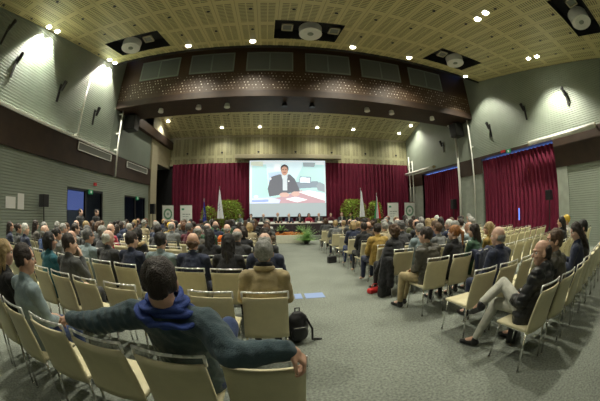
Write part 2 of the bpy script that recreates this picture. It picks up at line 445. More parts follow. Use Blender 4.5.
# wall washers, in pairs along both walls
for x, s, sn in ((XL+.22, -1, 'left'), (XR-1.2, 1, 'right')):
    for y, rn in ((8.55, 'beside the beam'), (4.15, 'beside the middle rows'), (-.4, 'beside the rear rows')):
        for k in (0, 1):
            yy = y + (.5 if k else 0)
            if s > 0 and y > 8 and k == 0: continue
            downlight(x, yy, zc(yy), 'round washer lamp by the %s wall %s, %s one of two' % (sn, rn, ['nearer', 'farther'][k]), WASH*(.3 if y < 0 else 1)*(.8 if s > 0 else 1), 84 if s < 0 else 100, (s*.02, 0, -1), 'wall washer lamps', .04, .3 if s < 0 else .5)
# stage ceiling lamps
for i, (x, y) in enumerate(((-3.26, 17.7), (-.58, 17.7), (3.41, 17.7), (6.1, 17.7), (9.9, 17.7), (-6.0, 14.5))):
    downlight(x, y, zs(y), 'round stage ceiling lamp, %s from the left' % ['first', 'second', 'third', 'fourth', 'fifth', 'sixth'][i], STAGE, 150, (0, -.25, -1), 'stage ceiling lamps')
for sx, sn in ((XR-.6, 'right'), (XL+.5, 'left')):
    downlight(sx, 16.6, zs(16.6)-.02, 'round washer lamp on the stage ceiling by the %s wall' % sn, STAGE*.6, 110, (.3 if sx > 0 else -.3, 0, -1), 'stage ceiling lamps')
# cans under the beam
for i, px in enumerate((-5.18, -3.24, -1.89, .71, 1.96, 4.62, 5.94, 8.46)):
    c = empty('beam_spotlight', (px, 11.15, 6.55))
    MB().cone((0, 0, -.02), (0, 0, 0), .09, seg=16).cone((0, 0, -.1), (0, 0, 0), .02, seg=8).build('mount', M['dark'], c)
    MB().cone((0, 0, -.2), (0, .02, -.03), .14, .11, 20).build('can', M['white'] if i not in (3, 4) else M['dark'], c)
    MB().cone((0, 0, -.205), (0, 0, -.18), .125, seg=20).build('lens', M['white'] if i not in (3, 4) else M['black'], c)
    if i not in (3, 4): spot(None, (px, 11.2, 6.3), 260, 80, .9, .12, (-.05*(px-1.5), .95, -.9))
    tag(c, '%s can spotlight under the beam, %s from the left' % ('dark' if i in (3, 4) else 'pale', ['first', 'second', 'third', 'fourth', 'fifth', 'sixth', 'seventh', 'eighth'][i]), 'spotlight', 'spotlights under the beam')

# ------------------------------------------------------------------ wall fittings
def wall_spot(side, y, z, label):
    x = XL if side < 0 else XR; s = 1 if side < 0 else -1
    o = empty('wall_spotlight', (x+s*.03, y, z))
    MB().cone((0, 0, 0), (s*.2, 0, 0), .025, seg=8).box((-.02, -.05, -.6), (.015, .05, .08)).build('bracket', M['black'], o)  # arm, plus a thin black strip standing in for the shadow below
    MB().cone((s*.2, .03, .10), (s*.17, -.03, -.22), .085, .05, 16).build('housing', M['black'], o)
    MB().cone((s*.205, .04, .14), (s*.2, .03, .10), .09, .09, 16).build('rim', M['dark'], o)
    tag(o, label, 'spotlight', 'black spotlights on the side walls')
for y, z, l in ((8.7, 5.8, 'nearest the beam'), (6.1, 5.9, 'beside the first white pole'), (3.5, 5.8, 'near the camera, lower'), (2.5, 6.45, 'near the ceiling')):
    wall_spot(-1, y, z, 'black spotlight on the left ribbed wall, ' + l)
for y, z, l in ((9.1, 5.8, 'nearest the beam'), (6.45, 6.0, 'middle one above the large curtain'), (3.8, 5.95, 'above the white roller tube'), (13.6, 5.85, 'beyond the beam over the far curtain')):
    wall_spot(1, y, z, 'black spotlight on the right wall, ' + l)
# mesh panels on left band
for y0, y1, l in ((7.8, 10.45, 'before the white pole'), (12.05, 14.65, 'beyond the white pole')):
    o = empty('mesh_panel', (XL+.12, (y0+y1)/2, 4.11)); h = (y1-y0)/2
    MB().box((0, -h, -.15), (.02, h, .15)).build('backing', M['mesh'], o)
    f = MB().box((0, -h, .13), (.05, h, .16)).box((0, -h, -.16), (.05, h, -.13)).box((0, -h, -.16), (.05, -h+.04, .16)).box((0, h-.04, -.16), (.05, h, .16))
    f.build('frame', M['white'], o)
    tag(o, 'long low mesh panel with white frame on the brown band, ' + l, 'mesh panel')
# white poles
def pole(x, y, z0, z1, r, label, rungs=(), s=1, hook=False):
    o = empty('wall_pole', (x, y, z0))
    MB().cone((0, 0, 0), (0, 0, z1-z0), r, seg=12).build('pole', M['white'], o, True)
    for z in rungs: MB().box((-.22 if s < 0 else 0, -.03, z-z0-.03), (0 if s < 0 else .22, .03, z-z0+.03)).build('bracket', M['white'], o)
    if hook: MB().path([(0, 0, z1-z0), (-.12, 0, z1-z0+.25), (-.45, 0, z1-z0+.42)], r).build('elbow', M['white'], o, True)
    return tag(o, label, 'pole')
pole(XL+.22, 7.6, 4.4, 6.75, .035, 'thin white pole on the left ribbed wall between two spotlights', (4.5, 5.5, 6.6), -1)
pole(XL+.22, 10.86, 3.3, 6.62, .045, 'white pole on the left wall beside the hung loudspeaker', (4.6, 5.4, 6.4), -1)
pole(XR-.2, 10.73, 0, 6.6, .045, 'slim white pole on the right wall beside the hung loudspeaker', (6.3, 5.0), 1)
pole(XR-.2, 12.05, 0, 6.1, .075, 'thick pale pipe on the right wall bending under the beam', (), 1, True)
pole(XR-.2, 18.1, 0, 5.8, .04, 'thin white pole at the far end of the right wall', (5.4, 4.9), 1)
pole(XR-.2, 17.6, 0, 5.4, .03, 'second thin white pole near the stage right corner', (), 1)
def roller(y0, y1, z, label):
    o = empty('roller_tube', (XR-.30, (y0+y1)/2, z)); h = (y1-y0)/2
    MB().cone((0, -h, 0), (0, h, 0), .10, seg=20).build('tube', M['white'], o, True)
    for s in (-1, 1): MB().cone((0, s*h, 0), (0, s*(h+.04), 0), .115, seg=20).box((0, s*h-.03, .02), (.2, s*h+.03, .08)).build('end_bracket', M['cream_paint'], o)
    tag(o, label, 'roller blind')
roller(2.6, 6.4, 4.26, 'white roller tube above the ribbed wall, nearer the camera')
roller(14.6, 18.6, 4.45, 'white roller tube above the far curtain near the stage')
# hung loudspeakers
for x, y, z, l in ((-7.0, 11.5, 6.1, 'left'), (10.45, 11.45, 6.1, 'right')):
    o = empty('hung_loudspeaker', (x, y, z))
    MB().box((-.33, -.3, -.42), (.33, .3, .35), .04).build('cabinet', M['black'], o)
    MB().box((-.29, -.315, -.37), (.29, -.3, .3), .01).build('front_grille', M['dark'], o)
    MB().box((-.05, -.05, .35), (.05, .05, .46)).build('bracket', M['dark'], o)
    tag(o, 'black loudspeaker hung under the beam end by the %s wall' % l, 'loudspeaker')
# loudspeaker on stands at walls
for x, y, zt, zb, l in ((XL+.35, 5.9, 2.05, 1.76, 'black loudspeaker on a stand by the left ribbed wall beside two white sheets'), (XR-.25, 5.6, 2.1, 1.8, 'black loudspeaker on a stand before the large curtain'), (XR-.25, 12.7, 2.1, 1.62, 'black loudspeaker on a stand before the far curtain'), (XL+.5, 14.9, 2.1, 1.6, 'black loudspeaker on a stand beside the cream column')):
    o = empty('stand_loudspeaker', (x, y, 0))
    MB().box((-.15, -.14, zb), (.15, .14, zt+.10), .02).build('cabinet', M['black'], o)
    MB().cone((0, 0, .5), (0, 0, zb), .022, seg=10).build('pole', M['dark'], o)
    for k in range(3):
        a = 2*PI*k/3+.4; MB().cone((0, 0, .75), (.3*math.cos(a), .3*math.sin(a), .01), .014, seg=8).build('leg', M['dark'], o)
    tag(o, l, 'loudspeaker')
# sheets on left wall
for y0, y1, z0, z1, l in ((4.3, 4.75, 1.68, 2.0, 'wider white sheet'), (4.85, 5.15, 1.66, 2.12, 'taller white sheet')):
    tag(MB().box((XL+.025, y0, z0), (XL+.035, y1, z1)).build('notice_sheet', M['paper']), l+' pinned on the left ribbed wall', 'notice')
tag(MB().box((XL+.03, 9.3, 2.75), (XL+.08, 9.5, 2.87)).build('wall_sign', M['red']), 'small red sign above the near left glass door', 'sign')
tag(MB().box((XR-.14, 8.2, 4.22), (XR-.08, 8.5, 4.34)).build('wall_sign', M['red']), 'small red sign above the large right curtain', 'sign')
def exit_sign(loc, sz, label):
    o = empty('exit_sign', loc)
    MB().box((-.03, -sz, -.09), (.03, sz, .09), .005).build('box', M['green_exit'], o)
    s = -1 if loc[0] > 0 else 1
    MB().box((s*.031, -.05, -.05), (s*.034, .05, .05)).build('pictogram', M['paper'], o)
    tag(o, label, 'exit sign')
exit_sign((XR-.12, 7.95, 4.22), .14, 'small green exit sign over the large right curtain')
exit_sign((XL+.07, 9.05, 2.46), .14, 'small green exit sign in the near left doorway')
exit_sign((XL+.07, 13.6, 2.46), .14, 'small green exit sign in the far left doorway')

# doors on the left wall
for i, (y0, y1) in enumerate(((7.5, 10.13), (12.2, 14.8))):
    d = S(MB().box((XL-.12, y0, 2.47), (XL-.02, y1, 2.55)).box((XL-.12, y0, 0), (XL-.02, y0+.07, 2.5)).box((XL-.12, y1-.07, 0), (XL-.02, y1, 2.5))
          .box((XL-.12, (y0+y1)/2-.05, 0), (XL-.02, (y0+y1)/2+.05, 2.5)), 'door_%d' % (i+1), M['dark'])
    for a, b in ((y0+.07, (y0+y1)/2-.05), ((y0+y1)/2+.05, y1-.07)):
        MB().box((XL-.08, a, .1), (XL-.06, b, 2.47)).build('glass_pane', M['glass'], d)
        MB().cone((XL+.0, b-.1, .8), (XL+.0, b-.1, 1.3), .018, seg=8).build('door_handle', M['chrome'], d)
    # foyer behind the glass
    fy = MB().box((XL-3.1, y0-2, 0), (XL-3.0, y1+6, 3)).box((XL-3.1, y0-2, 2.9), (XL-.2, y1+6, 3.0)).box((XL-3.1, y1+5.9, 0), (XL-.2, y1+6, 3)).box((XL-3.1, y0-2, 0), (XL-.2, y0-1.9, 3))
    if i == 0: S(MB().box((XL-3.1, Y0, 0), (XL-3.0, 16, 3)).box((XL-3.1, Y0, 2.9), (XL-.2, 16, 3.0)).box((XL-3.1, 15.9, 0), (XL-.2, 16, 3)).box((XL-3.1, Y0, 0), (XL-.2, Y0+.1, 3)), 'wall_foyer', M['greywing'])
    fy.bm.free()
spot(None, (XL-1.6, 11, 2.85), 45, 160, 1, .15, None, (.8, .85, 1))  # added fill lamp without a fixture, lifts the grey behind the door glass
S(MB().box((XL-2.99, 9.4, 1.75), (XL-2.96, 12.3, 2.75)), 'window_3', M['door_glow'])  # added glowing panel that gives the near door glass its blue
S(MB().box((XL-2.99, 13.9, 1.6), (XL-2.96, 14.9, 2.75)), 'window_4', M['door_glow'])  # second added panel, glowing blue behind the doors

# ------------------------------------------------------------------ curtains
def curtain(axis, a, b, z0, z1, pos, amp, wl, label, gap=None, seed=0):
    mb = MB(); n = int((b-a)/wl*14); nz = 8 if gap is None else 22
    V = []
    for i in range(n+1):
        t = a+(b-a)*i/n
        row = []
        for j in range(nz+1):
            z = z0+(z1-z0)*j/nz; k = .65+.35*(1-j/nz)
            ph = 2*PI*t/wl + .9*noise.noise(Vector((t*1.3, seed, 0)))
            o = k*amp*(math.sin(ph)+.35*math.sin(2.3*ph+1)) + amp*.5*noise.noise(Vector((t*2, z*.7, seed)))
            row.append(mb.bm.verts.new((t, pos+o, z) if axis == 'x' else (pos+o, t, z)))
        V.append(row)
    for i in range(n):
        for j in range(nz):
            t = a+(b-a)*(i+.5)/n; z = z0+(z1-z0)*(j+.5)/nz
            if gap and abs(t-gap[0]) < gap[1] and gap[2] < z < gap[3]: continue
            mb.bm.faces.new((V[i][j], V[i+1][j], V[i+1][j+1], V[i][j+1]))
    return tag(mb.build('curtain', M['curtain'], None, True), label, 'curtain')
curtain('x', XL+.42, -1.5, .27, 5.2, YB-.3, .07, .3, 'tall wine red curtain on the stage rear left of the screen', seed=1)
curtain('x', -1.5, 4.4, .27, 5.2, YB-.28, .05, .3, 'wine red curtain directly behind the projection screen', seed=2)
curtain('x', 4.4, XR-.1, .27, 5.2, YB-.3, .07, .3, 'tall wine red curtain on the stage rear right of the screen', seed=3)
curtain('y', 5.2, 10.15, .05, 4.12, XR+.08, .06, .26, 'large wine red curtain over the near right window', gap=(7.68, .032, .93, 1.55), seed=4)
curtain('y', 12.2, 16.5, .05, 4.1, XR+.08, .06, .26, 'far wine red curtain over the right window beyond the pipes', seed=5)

# ------------------------------------------------------------------ screen
def painted(name, m, w_, h_, nx, ny, fn, parent, mx):
    me = bpy.data.meshes.new(name)
    vs = [(-w_/2+w_*i/nx, 0, h_*j/ny) for j in range(ny+1) for i in range(nx+1)]
    fs = [(j*(nx+1)+i, j*(nx+1)+i+1, (j+1)*(nx+1)+i+1, (j+1)*(nx+1)+i) for j in range(ny) for i in range(nx)]
    me.from_pydata(vs, [], fs)
    at = me.color_attributes.new('Col', 'FLOAT_COLOR', 'CORNER')
    vals = []
    for j in range(ny):
        for i in range(nx):
            c = fn((i+.5)/nx, 1-(j+.5)/ny); vals += [*c, 1]*4
    at.data.foreach_set('color', vals)
    o = link(name, me, m, parent); o.matrix_local = mx
    return o
def ell(u, v, cx, cy, rx, ry): return ((u-cx)/rx)**2+((v-cy)/ry)**2 < 1
def poly(u, v, P):
    c = False; j = len(P)-1
    for i in range(len(P)):
        if (P[i][1] > v) != (P[j][1] > v) and u < (P[j][0]-P[i][0])*(v-P[i][1])/(P[j][1]-P[i][1])+P[i][0]: c = not c
        j = i
    return c
def picture(u, v):
    # u right, v down: a man in a dark suit seated at a desk in a pale office
    c = (.62, .80, .80)
    if v < .08 or (u < .02): c = (.80, .86, .88)
    if poly(u, v, [(0, 0), (.17, 0), (.17, .13), (0, .10)]): c = (.70, .74, .66)
    if poly(u, v, [(.21, .06), (.70, .02), (.70, .12), (.58, .55), (.24, .7)]): c = (.74, .86, .90)
    if poly(u, v, [(.32, .07), (.40, .07), (.40, .22), (.32, .22)]): c = (.90, .94, .96)
    if poly(u, v, [(.24, .28), (.46, .24), (.46, .5), (.25, .6)]): c = (.62, .72, .84)
    if poly(u, v, [(.70, .03), (.88, .03), (.86, .14), (.71, .13)]): c = (.5, .56, .58)
    if poly(u, v, [(.60, .5), (.90, .48), (.98, .62), (.62, .66)]): c = (.42, .48, .54)
    if poly(u, v, [(.66, .37), (.81, .38), (.81, .54), (.65, .53)]): c = (.40, .46, .52)
    if poly(u, v, [(.67, .39), (.80, .40), (.80, .52), (.66, .51)]): c = (.88, .94, 1.0)
    if poly(u, v, [(.88, .58), (.93, .5), (1, .56), (1, .75), (.9, .7)]): c = (.48, .54, .58)
    # body
    if poly(u, v, [(.27, .38), (.38, .32), (.53, .32), (.59, .42), (.64, .62), (.66, .72), (.52, .76), (.40, .80), (.25, .84), (.23, .66)]): c = (.30, .31, .34)
    if poly(u, v, [(.41, .31), (.50, .31), (.49, .46), (.49, .70), (.43, .70), (.43, .46)]): c = (.72, .78, .82)
    if ell(u, v, .456, .185, .054, .105): c = (.20, .17, .17)
    if ell(u, v, .456, .235, .045, .108): c = (.66, .48, .40)
    if ell(u, v, .438, .205, .012, .012) or ell(u, v, .474, .205, .012, .012): c = (.35, .25, .22)
    if ell(u, v, .457, .275, .02, .012): c = (.50, .30, .28)
    if ell(u, v, .27, .42, .012, .03) or ell(u, v, .51, .48, .012, .02): c = (.85, .88, .9)
    # desk
    if poly(u, v, [(.0, .93), (.38, .86), (.55, .76), (.68, .70), (1, .84), (1, 1), (0, 1)]): c = (.66, .52, .56)
    if poly(u, v, [(.64, .74), (.78, .70), (1, .78), (1, .95), (.84, .86)]): c = (.90, .93, .93)
    if poly(u, v, [(.46, .90), (.60, .85), (.76, .92), (.62, .98)]): c = (.92, .93, .95)
    if poly(u, v, [(.0, .88), (.28, .86), (.40, .92), (.38, 1), (0, 1)]): c = (.75, .80, .95)
    if poly(u, v, [(.02, .92), (.24, .91), (.24, .96), (.02, .97)]): c = (.50, .58, .92)
    if ell(u, v, .45, .80, .065, .055) or ell(u, v, .60, .78, .055, .06): c = (.76, .60, .56)
    if ell(u, v, .075, .84, .03, .03): c = (.9, .92, .95)
    return tuple(x**1.6*1.0 for x in c)
def screen_fn(u, v):
    V = v/0.765
    if V > 1 or v < .015 or u < .012 or u > .988:
        return (.36, .42, .44) if V > 1 else (.60, .70, .74)
    return picture((u-.012)/.976, (V-.02)/.98)
scr = empty('projection_screen', (1.38, YB-.5, 1.38))
painted('screen_surface', vcol_mat('screen_picture', .60), 5.32, 3.92, 220, 165, screen_fn, scr, Matrix.Identity(4))
MB().box((-2.7, .01, -.05), (2.7, .04, 3.95)).build('backing', M['black'], scr)
MB().box((-2.7, -.03, -.07), (2.7, .04, -.01)).build('bottom_bar', M['dark'], scr)
MB().box((-3.7, -.15, 4.05), (3.85, .3, 4.35), .02).build('housing', M['cream_paint'], scr)
tag(scr, 'large projection screen showing a man in a suit at a desk', 'screen')

# ------------------------------------------------------------------ stage furniture
def ring_banner(u, v):
    c = (.82, .86, .82)
    r = math.hypot((u-.5), (v-.30)*2.0)
    if .26 < r < .38: c = (.10, .30, .17) if (math.atan2(v-.3, u-.5)*7) % 1.6 < 1.15 else (.3, .5, .35)
    if r < .10: c = (.35, .5, .42)
    if .62 < v < .66 and .2 < u < .8: c = (.35, .42, .38)
    return c
def text_banner(u, v):
    c = (.80, .84, .80)
    if .10 < v < .17 and .12 < u < .34: c = (.08, .35, .2)
    for a in (.30, .38, .46):
        if a < v < a+.025 and .15 < u < .85 - (a-.3)*1.5 and (u*23) % 1 < .8: c = (.30, .34, .33)
    return c
bm_ = vcol_mat('banner_print')
for x, y, fn, l in ((-6.55, 16.4, ring_banner, 'white roll-up banner with green ring emblem, left of the stage'), (-5.25, 16.4, text_banner, 'white roll-up banner with small lettering, left of the stage'),
                    (8.05, 15.9, text_banner, 'white roll-up banner with small lettering, right of the stage'), (9.35, 15.9, ring_banner, 'white roll-up banner with green ring emblem, right of the stage')):
    o = empty('roll_up_banner', (x, y, .25))
    painted('banner_sheet', bm_, .82, 1.85, 50, 95, fn, o, Matrix.Translation((0, -.03, .06)))
    MB().box((-.41, -.025, .06), (.41, -.018, 1.92)).box((-.42, -.04, 1.9), (.42, 0, 1.94)).build('rear_support', M['chrome'], o)
    MB().box((-.52, -.1, 0), (.52, .1, .07), .01).build('base', M['chrome'], o)
    tag(o, l, 'banner')

TY = 16.4
tb = empty('panel_table', (1.6, TY, .25))
MB().box((-3.9, -.3, .71), (3.9, .35, .75), .008).build('table_top', M['cloth_light'], tb)
mb = MB()
n = 240
for i in range(n):
    a, b = -3.88+7.76*i/n, -3.88+7.76*(i+1)/n
    mb.quad((a, -.27+.02*math.sin(a*22), 0.01), (b, -.27+.02*math.sin(b*22), 0.01), (b, -.28+.004*math.sin(b*22), .71), (a, -.28+.004*math.sin(a*22), .71))
mb.build('table_skirt', M['cloth_dark'], tb, True)
for x in (-3.8, -1.3, 1.3, 3.8):
    MB().box((x-.03, -.2, 0), (x+.03, .3, .71)).build('leg', M['dark'], tb)
tag(tb, 'long panel table with dark skirt and pale top below the screen', 'table')
for i in range(11):
    x = -1.9+.72*i
    c = MB().quad((-.13, -.06, 0), (.13, -.06, 0), (.13, 0, .1), (-.13, 0, .1)).quad((-.13, .06, 0), (.13, .06, 0), (.13, 0, .1), (-.13, 0, .1)).build('name_card', M['paper']); c.location = (x, TY-.14, 1.0)
    tag(c, 'folded white name card on the panel table, number %d from the left end' % (i+1) if 0 else 'folded white name card on the panel table, %s from the left end' % ['first', 'second', 'third', 'fourth', 'fifth', 'sixth', 'seventh', 'eighth', 'ninth', 'tenth', 'last'][i], 'name card', 'name cards on the panel table')

def leaf(mb, p, d, up, L, W):
    d = d.normalized(); s = d.cross(up)
    if s.length < 1e-3: s = Vector((1, 0, 0))
    s.normalize(); p = Vector(p)
    a, b, c = p+d*L*.4+s*W, p+d*L*.4-s*W, p+d*L-Vector((0, 0, L*.2))
    mb.quad(p, a, c, b)
def bush(x, y, z, h, r, n, label, m='green_leaf', seed=0, planter=True):
    rnd = random.Random(seed); o = empty('potted_bush', (x, y, z))
    mb = MB(); st = MB()
    for k in range(9):
        a = rnd.uniform(0, 2*PI); q = (r*.45*math.cos(a), r*.45*math.sin(a), h*.7)
        st.cone((0, 0, .3), q, .02, .008, 6)
    for k in range(n):
        t = rnd.random()**.8; a = rnd.uniform(0, 2*PI); zz = .35+t*(h-.35)
        rr = r*rnd.random()**.4*math.sin(.35+t*2.45)**.6
        p = Vector((rr*math.cos(a), rr*math.sin(a), zz))
        d = Vector((math.cos(a)*rnd.uniform(.3, 1), math.sin(a)*rnd.uniform(.3, 1), rnd.uniform(-.3, .8)))
        leaf(mb, p, d, Vector((rnd.uniform(-.4, .4), rnd.uniform(-.4, .4), 1)), rnd.uniform(.14, .26), rnd.uniform(.025, .05))
    mb.build('foliage', M[m], o); st.build('stem', M['brown'], o)
    if planter: MB().cone((0, 0, 0), (0, 0, .4), .2, .27, 20).build('pot', M['dark'], o)
    return tag(o, label, 'plant')
bush(-2.5, 17.4, .25, 2.2, .85, 1600, 'tall green leafy bush beside the white flag, left of the table', seed=1)
bush(-3.95, 17.35, .25, 1.8, .5, 600, 'lower yellow green bush between the blue and white flags', seed=2)
bush(5.8, 17.5, .25, 2.2, .9, 1400, 'broad green bush left of the right white flag', seed=3)
bush(7.35, 17.35, .25, 2.05, .5, 700, 'green bush between the right white flag and the tricolour flag', seed=4)
def fern(x, y, z, r, n, label, seed=0):
    rnd = random.Random(seed); o = empty('fern', (x, y, z)); mb = MB()
    for k in range(n):
        a = rnd.uniform(0, 2*PI); L = r*rnd.uniform(.6, 1.1); el = rnd.uniform(.5, 1.45)
        d = Vector((math.cos(a)*math.cos(el), math.sin(a)*math.cos(el), math.sin(el)))
        p = Vector((0, 0, .12)); side = d.cross(Vector((0, 0, 1))).normalized()
        for i in range(8):
            q = p + d*L/8; d = (d-Vector((0, 0, .11))).normalized()
            wd = .09*r*(1-i/9)+.02
            leaf(mb, p, (side+d*.5), Vector((0, 0, 1)), wd*1.8, .02); leaf(mb, p, (-side+d*.5), Vector((0, 0, 1)), wd*1.8, .02)
            leaf(mb, p, d, Vector((0, 0, 1)), L/7, .008)
            p = q
    mb.build('frond', M['fern'], o)
    MB().cone((0, 0, 0), (0, 0, .18), .12, .16, 16).build('pot', M['dark'], o)
    return tag(o, label, 'fern')
# white planting troughs before the platform
for x0, x1, l in ((-2.2, -.4, 'leftmost, partly behind the audience'), (-.35, 2.1, 'middle one facing the aisle'), (3.1, 5.2, 'right one behind the large fern')):
    o = empty('planting_trough', ((x0+x1)/2, 14.5, 0)); h = (x1-x0)/2
    MB().box((-h, -.35, 0), (h, .35, .44), .02).build('trough', M['trough'], o)
    bx = MB().box((-h+.04, -.3, .40), (h-.04, .3, .46)); rnd = random.Random(int(x0*10)+50)
    for k in range(int(h*70)):
        bx.ball((rnd.uniform(-h+.08, h-.08), rnd.uniform(-.28, .28), .44+rnd.uniform(.0, .10)), (.07, .07, .06), 8)
    bx.build('flower_bed', M['orange_flower'], o, True)
    tag(o, 'low cream trough of orange planting, ' + l, 'planter', 'planting troughs before the stage')
fern(1.95, 13.6, 0, .95, 110, 'large green fern on the floor at the end of the aisle', 1)
fern(.7, 14.55, .5, .4, 34, 'small fern on the middle trough', 2)
fern(1.7, 14.6, .5, .36, 30, 'small fern at the right end of the middle trough', 3)
fern(3.8, 14.55, .5, .38, 30, 'small fern on the right trough', 4)

def flag(x, y, h, cols, label, w_=.26, seed=0, star=False):
    o = empty('flag', (x, y, .25))
    MB().cone((0, 0, 0), (0, 0, h+.1), .018, seg=8).build('pole', M['chrome'], o)
    MB().ball((0, 0, h+.13), .035).build('finial', M['chrome'], o)
    MB().cone((0, 0, 0), (0, 0, .06), .2, .16, 20).build('base', M['dark'], o)
    L = h*.62; n = len(cols)
    for q, c in enumerate(cols):
        mb = MB(); nu, nv = 8, 14; V = []
        for i in range(nu+1):
            u = (q+i/nu)/n; r_ = []
            for j in range(nv+1):
                v = j/nv; wdt = .06+(w_-.06)*v
                xx = .02+u*wdt*(1.0) ; yy = .05*math.sin(u*9+seed)*(.4+v); zz = h-L*v-.12*u*(1-v)
                r_.append(mb.bm.verts.new((xx-(.5*wdt if n > 1 else .4*wdt), yy-.04, zz)))
            V.append(r_)
        for i in range(nu):
            for j in range(nv): mb.bm.faces.new((V[i][j], V[i+1][j], V[i+1][j+1], V[i][j+1]))
        mb.build('flag_cloth', c, o, True)
    if star:
        for k in range(7): MB().ball((.02+.05*math.sin(k*2.1), -.10, h*.55+.06*k), (.022, .006, .022), 8).build('emblem', star, o)
    return tag(o, label, 'flag')
WH = mat('flag_white', (.72, .74, .78), .7); BL = mat('flag_blue', (.015, .03, .28), .7); GR = mat('flag_green', (.01, .25, .06), .7); RD = mat('flag_red', (.6, .02, .02), .7); YE = mat('star_yellow', (.8, .6, .05), .6)
flag(-3.95, 16.0, 2.15, [BL], 'blue flag with small yellow stars hanging left of the plants', .30, 1, YE)
flag(-2.95, 15.9, 2.85, [WH], 'white flag with blue mark hanging before the left bush', .46, 2, BL)
flag(5.85, 16.1, 2.75, [WH], 'white flag hanging between the two right bushes', .36, 3)
flag(6.95, 16.1, 2.4, [GR, WH, RD], 'green white and red flag hanging beside the right banner', .56, 4)

# bluish light patches on the aisle floor, painted as thin blue slabs
for x0, x1, l in ((.46, .60, 'narrower painted patch of pale blue light on the aisle floor beside the chairs'), (.66, 1.03, 'wider painted patch of pale blue light on the aisle floor')):
    tag(MB().box((x0, 4.76, 0), (x1, 5.08, .004)).build('floor_light_patch', M['blue_patch']), l, 'painted light patch')

# ------------------------------------------------------------------ chairs
def curved_back(w0, w1, th):
    """upholstered back panel: gently dished and reclined"""
    mb = MB(); nx, nz = 8, 8; F = [[], []]
    for s in (0, 1):
        for i in range(nx+1):
            r_ = []
            for j in range(nz+1):
                u = i/nx*2-1; v = j/nz
                wd = w0+(w1-w0)*v
                z = .42+.44*v; y = -.20-.085*v-.035*(1-u*u)*.8 + .02*math.sin(v*PI)
                r_.append(mb.bm.verts.new((u*wd/2, y+(-th if s else 0), z)))
            F[s].append(r_)
    for i in range(nx):
        for j in range(nz):
            mb.bm.faces.new((F[0][i][j], F[0][i+1][j], F[0][i+1][j+1], F[0][i][j+1]))
            mb.bm.faces.new((F[1][i][j], F[1][i][j+1], F[1][i+1][j+1], F[1][i+1][j]))
    for i in range(nx):
        mb.bm.faces.new((F[0][i][0], F[1][i][0], F[1][i+1][0], F[0][i+1][0])); mb.bm.faces.new((F[0][i][nz], F[0][i+1][nz], F[1][i+1][nz], F[1][i][nz]))
    for j in range(nz):
        mb.bm.faces.new((F[0][0][j], F[0][0][j+1], F[1][0][j+1], F[1][0][j])); mb.bm.faces.new((F[0][nx][j], F[1][nx][j], F[1][nx][j+1], F[0][nx][j+1]))
    return mb
def seat_mb():
    mb = MB().box((-.215, -.20, .435), (.215, .235, .475), .018)
    for v in mb.bm.verts:
        v.co.z -= .02*max(0, (v.co.y-.12)/.12)**2 + .012*(1-(v.co.x/.215)**2)*(1 if v.co.z > .455 else 0)
    return mb
def rail_mb():
    pts = []
    for i in range(9):
        u = i/8*2-1; pts.append((u*.205, -.294-.03*(1-u*u), .912))
    pts = [(-.207, -.285, .85)]+pts+[(.207, -.285, .85)]
    return MB().path(pts, .0095, 8)
def leg_mb(sx, front):
    a = (sx*.19, .19 if front else -.19, .44); b = (sx*.205, .225 if front else -.255, .0)
    return MB().cone(b, a, .011, .013, 10).cone(b, (b[0], b[1], .015), .014, .014, 10)
def make_chair():
    o = empty('conference_chair')
    seat_mb().build('seat', M['chair'], o, True)
    curved_back(.425, .405, .022).build('backrest', M['chair'], o, True)
    rail_mb().build('top_rail', M['rail'], o, True)
    MB().box((-.19, -.19, .415), (.19, .20, .435)).build('seat_frame', M['chrome'], o)
    for sx in (-1, 1):
        for f in (0, 1): leg_mb(sx, f).build('leg', M['chrome'], o, True)
    return o
chairP = make_chair()
def chair_single():
    me_parts = MB()
    me_parts.merge(seat_mb()); me_parts.merge(curved_back(.425, .405, .022))
    nf = len(me_parts.bm.faces)
    me_parts.merge(rail_mb())
    for sx in (-1, 1):
        for f in (0, 1): me_parts.merge(leg_mb(sx, f))
    me = bpy.data.meshes.new('conference_chair'); me_parts.bm.to_mesh(me); me_parts.bm.free()
    me.materials.append(M['chair']); me.materials.append(M['chrome'])
    for p in me.polygons:
        p.use_smooth = True; p.material_index = 0 if p.index < nf else 1
    return link('conference_chair', me, None)
chairF = chair_single()
used = {'p': False, 'f': False}
def put_chair(x, y, rz, far, label, group):
    k = 'f' if far else 'p'; src = chairF if far else chairP
    o = src if not used[k] else copy_tree(src)
    used[k] = True
    o.location = (x, y, 0); o.rotation_euler = (0, 0, rz)
    tag(o, label, 'chair', group)
    return o

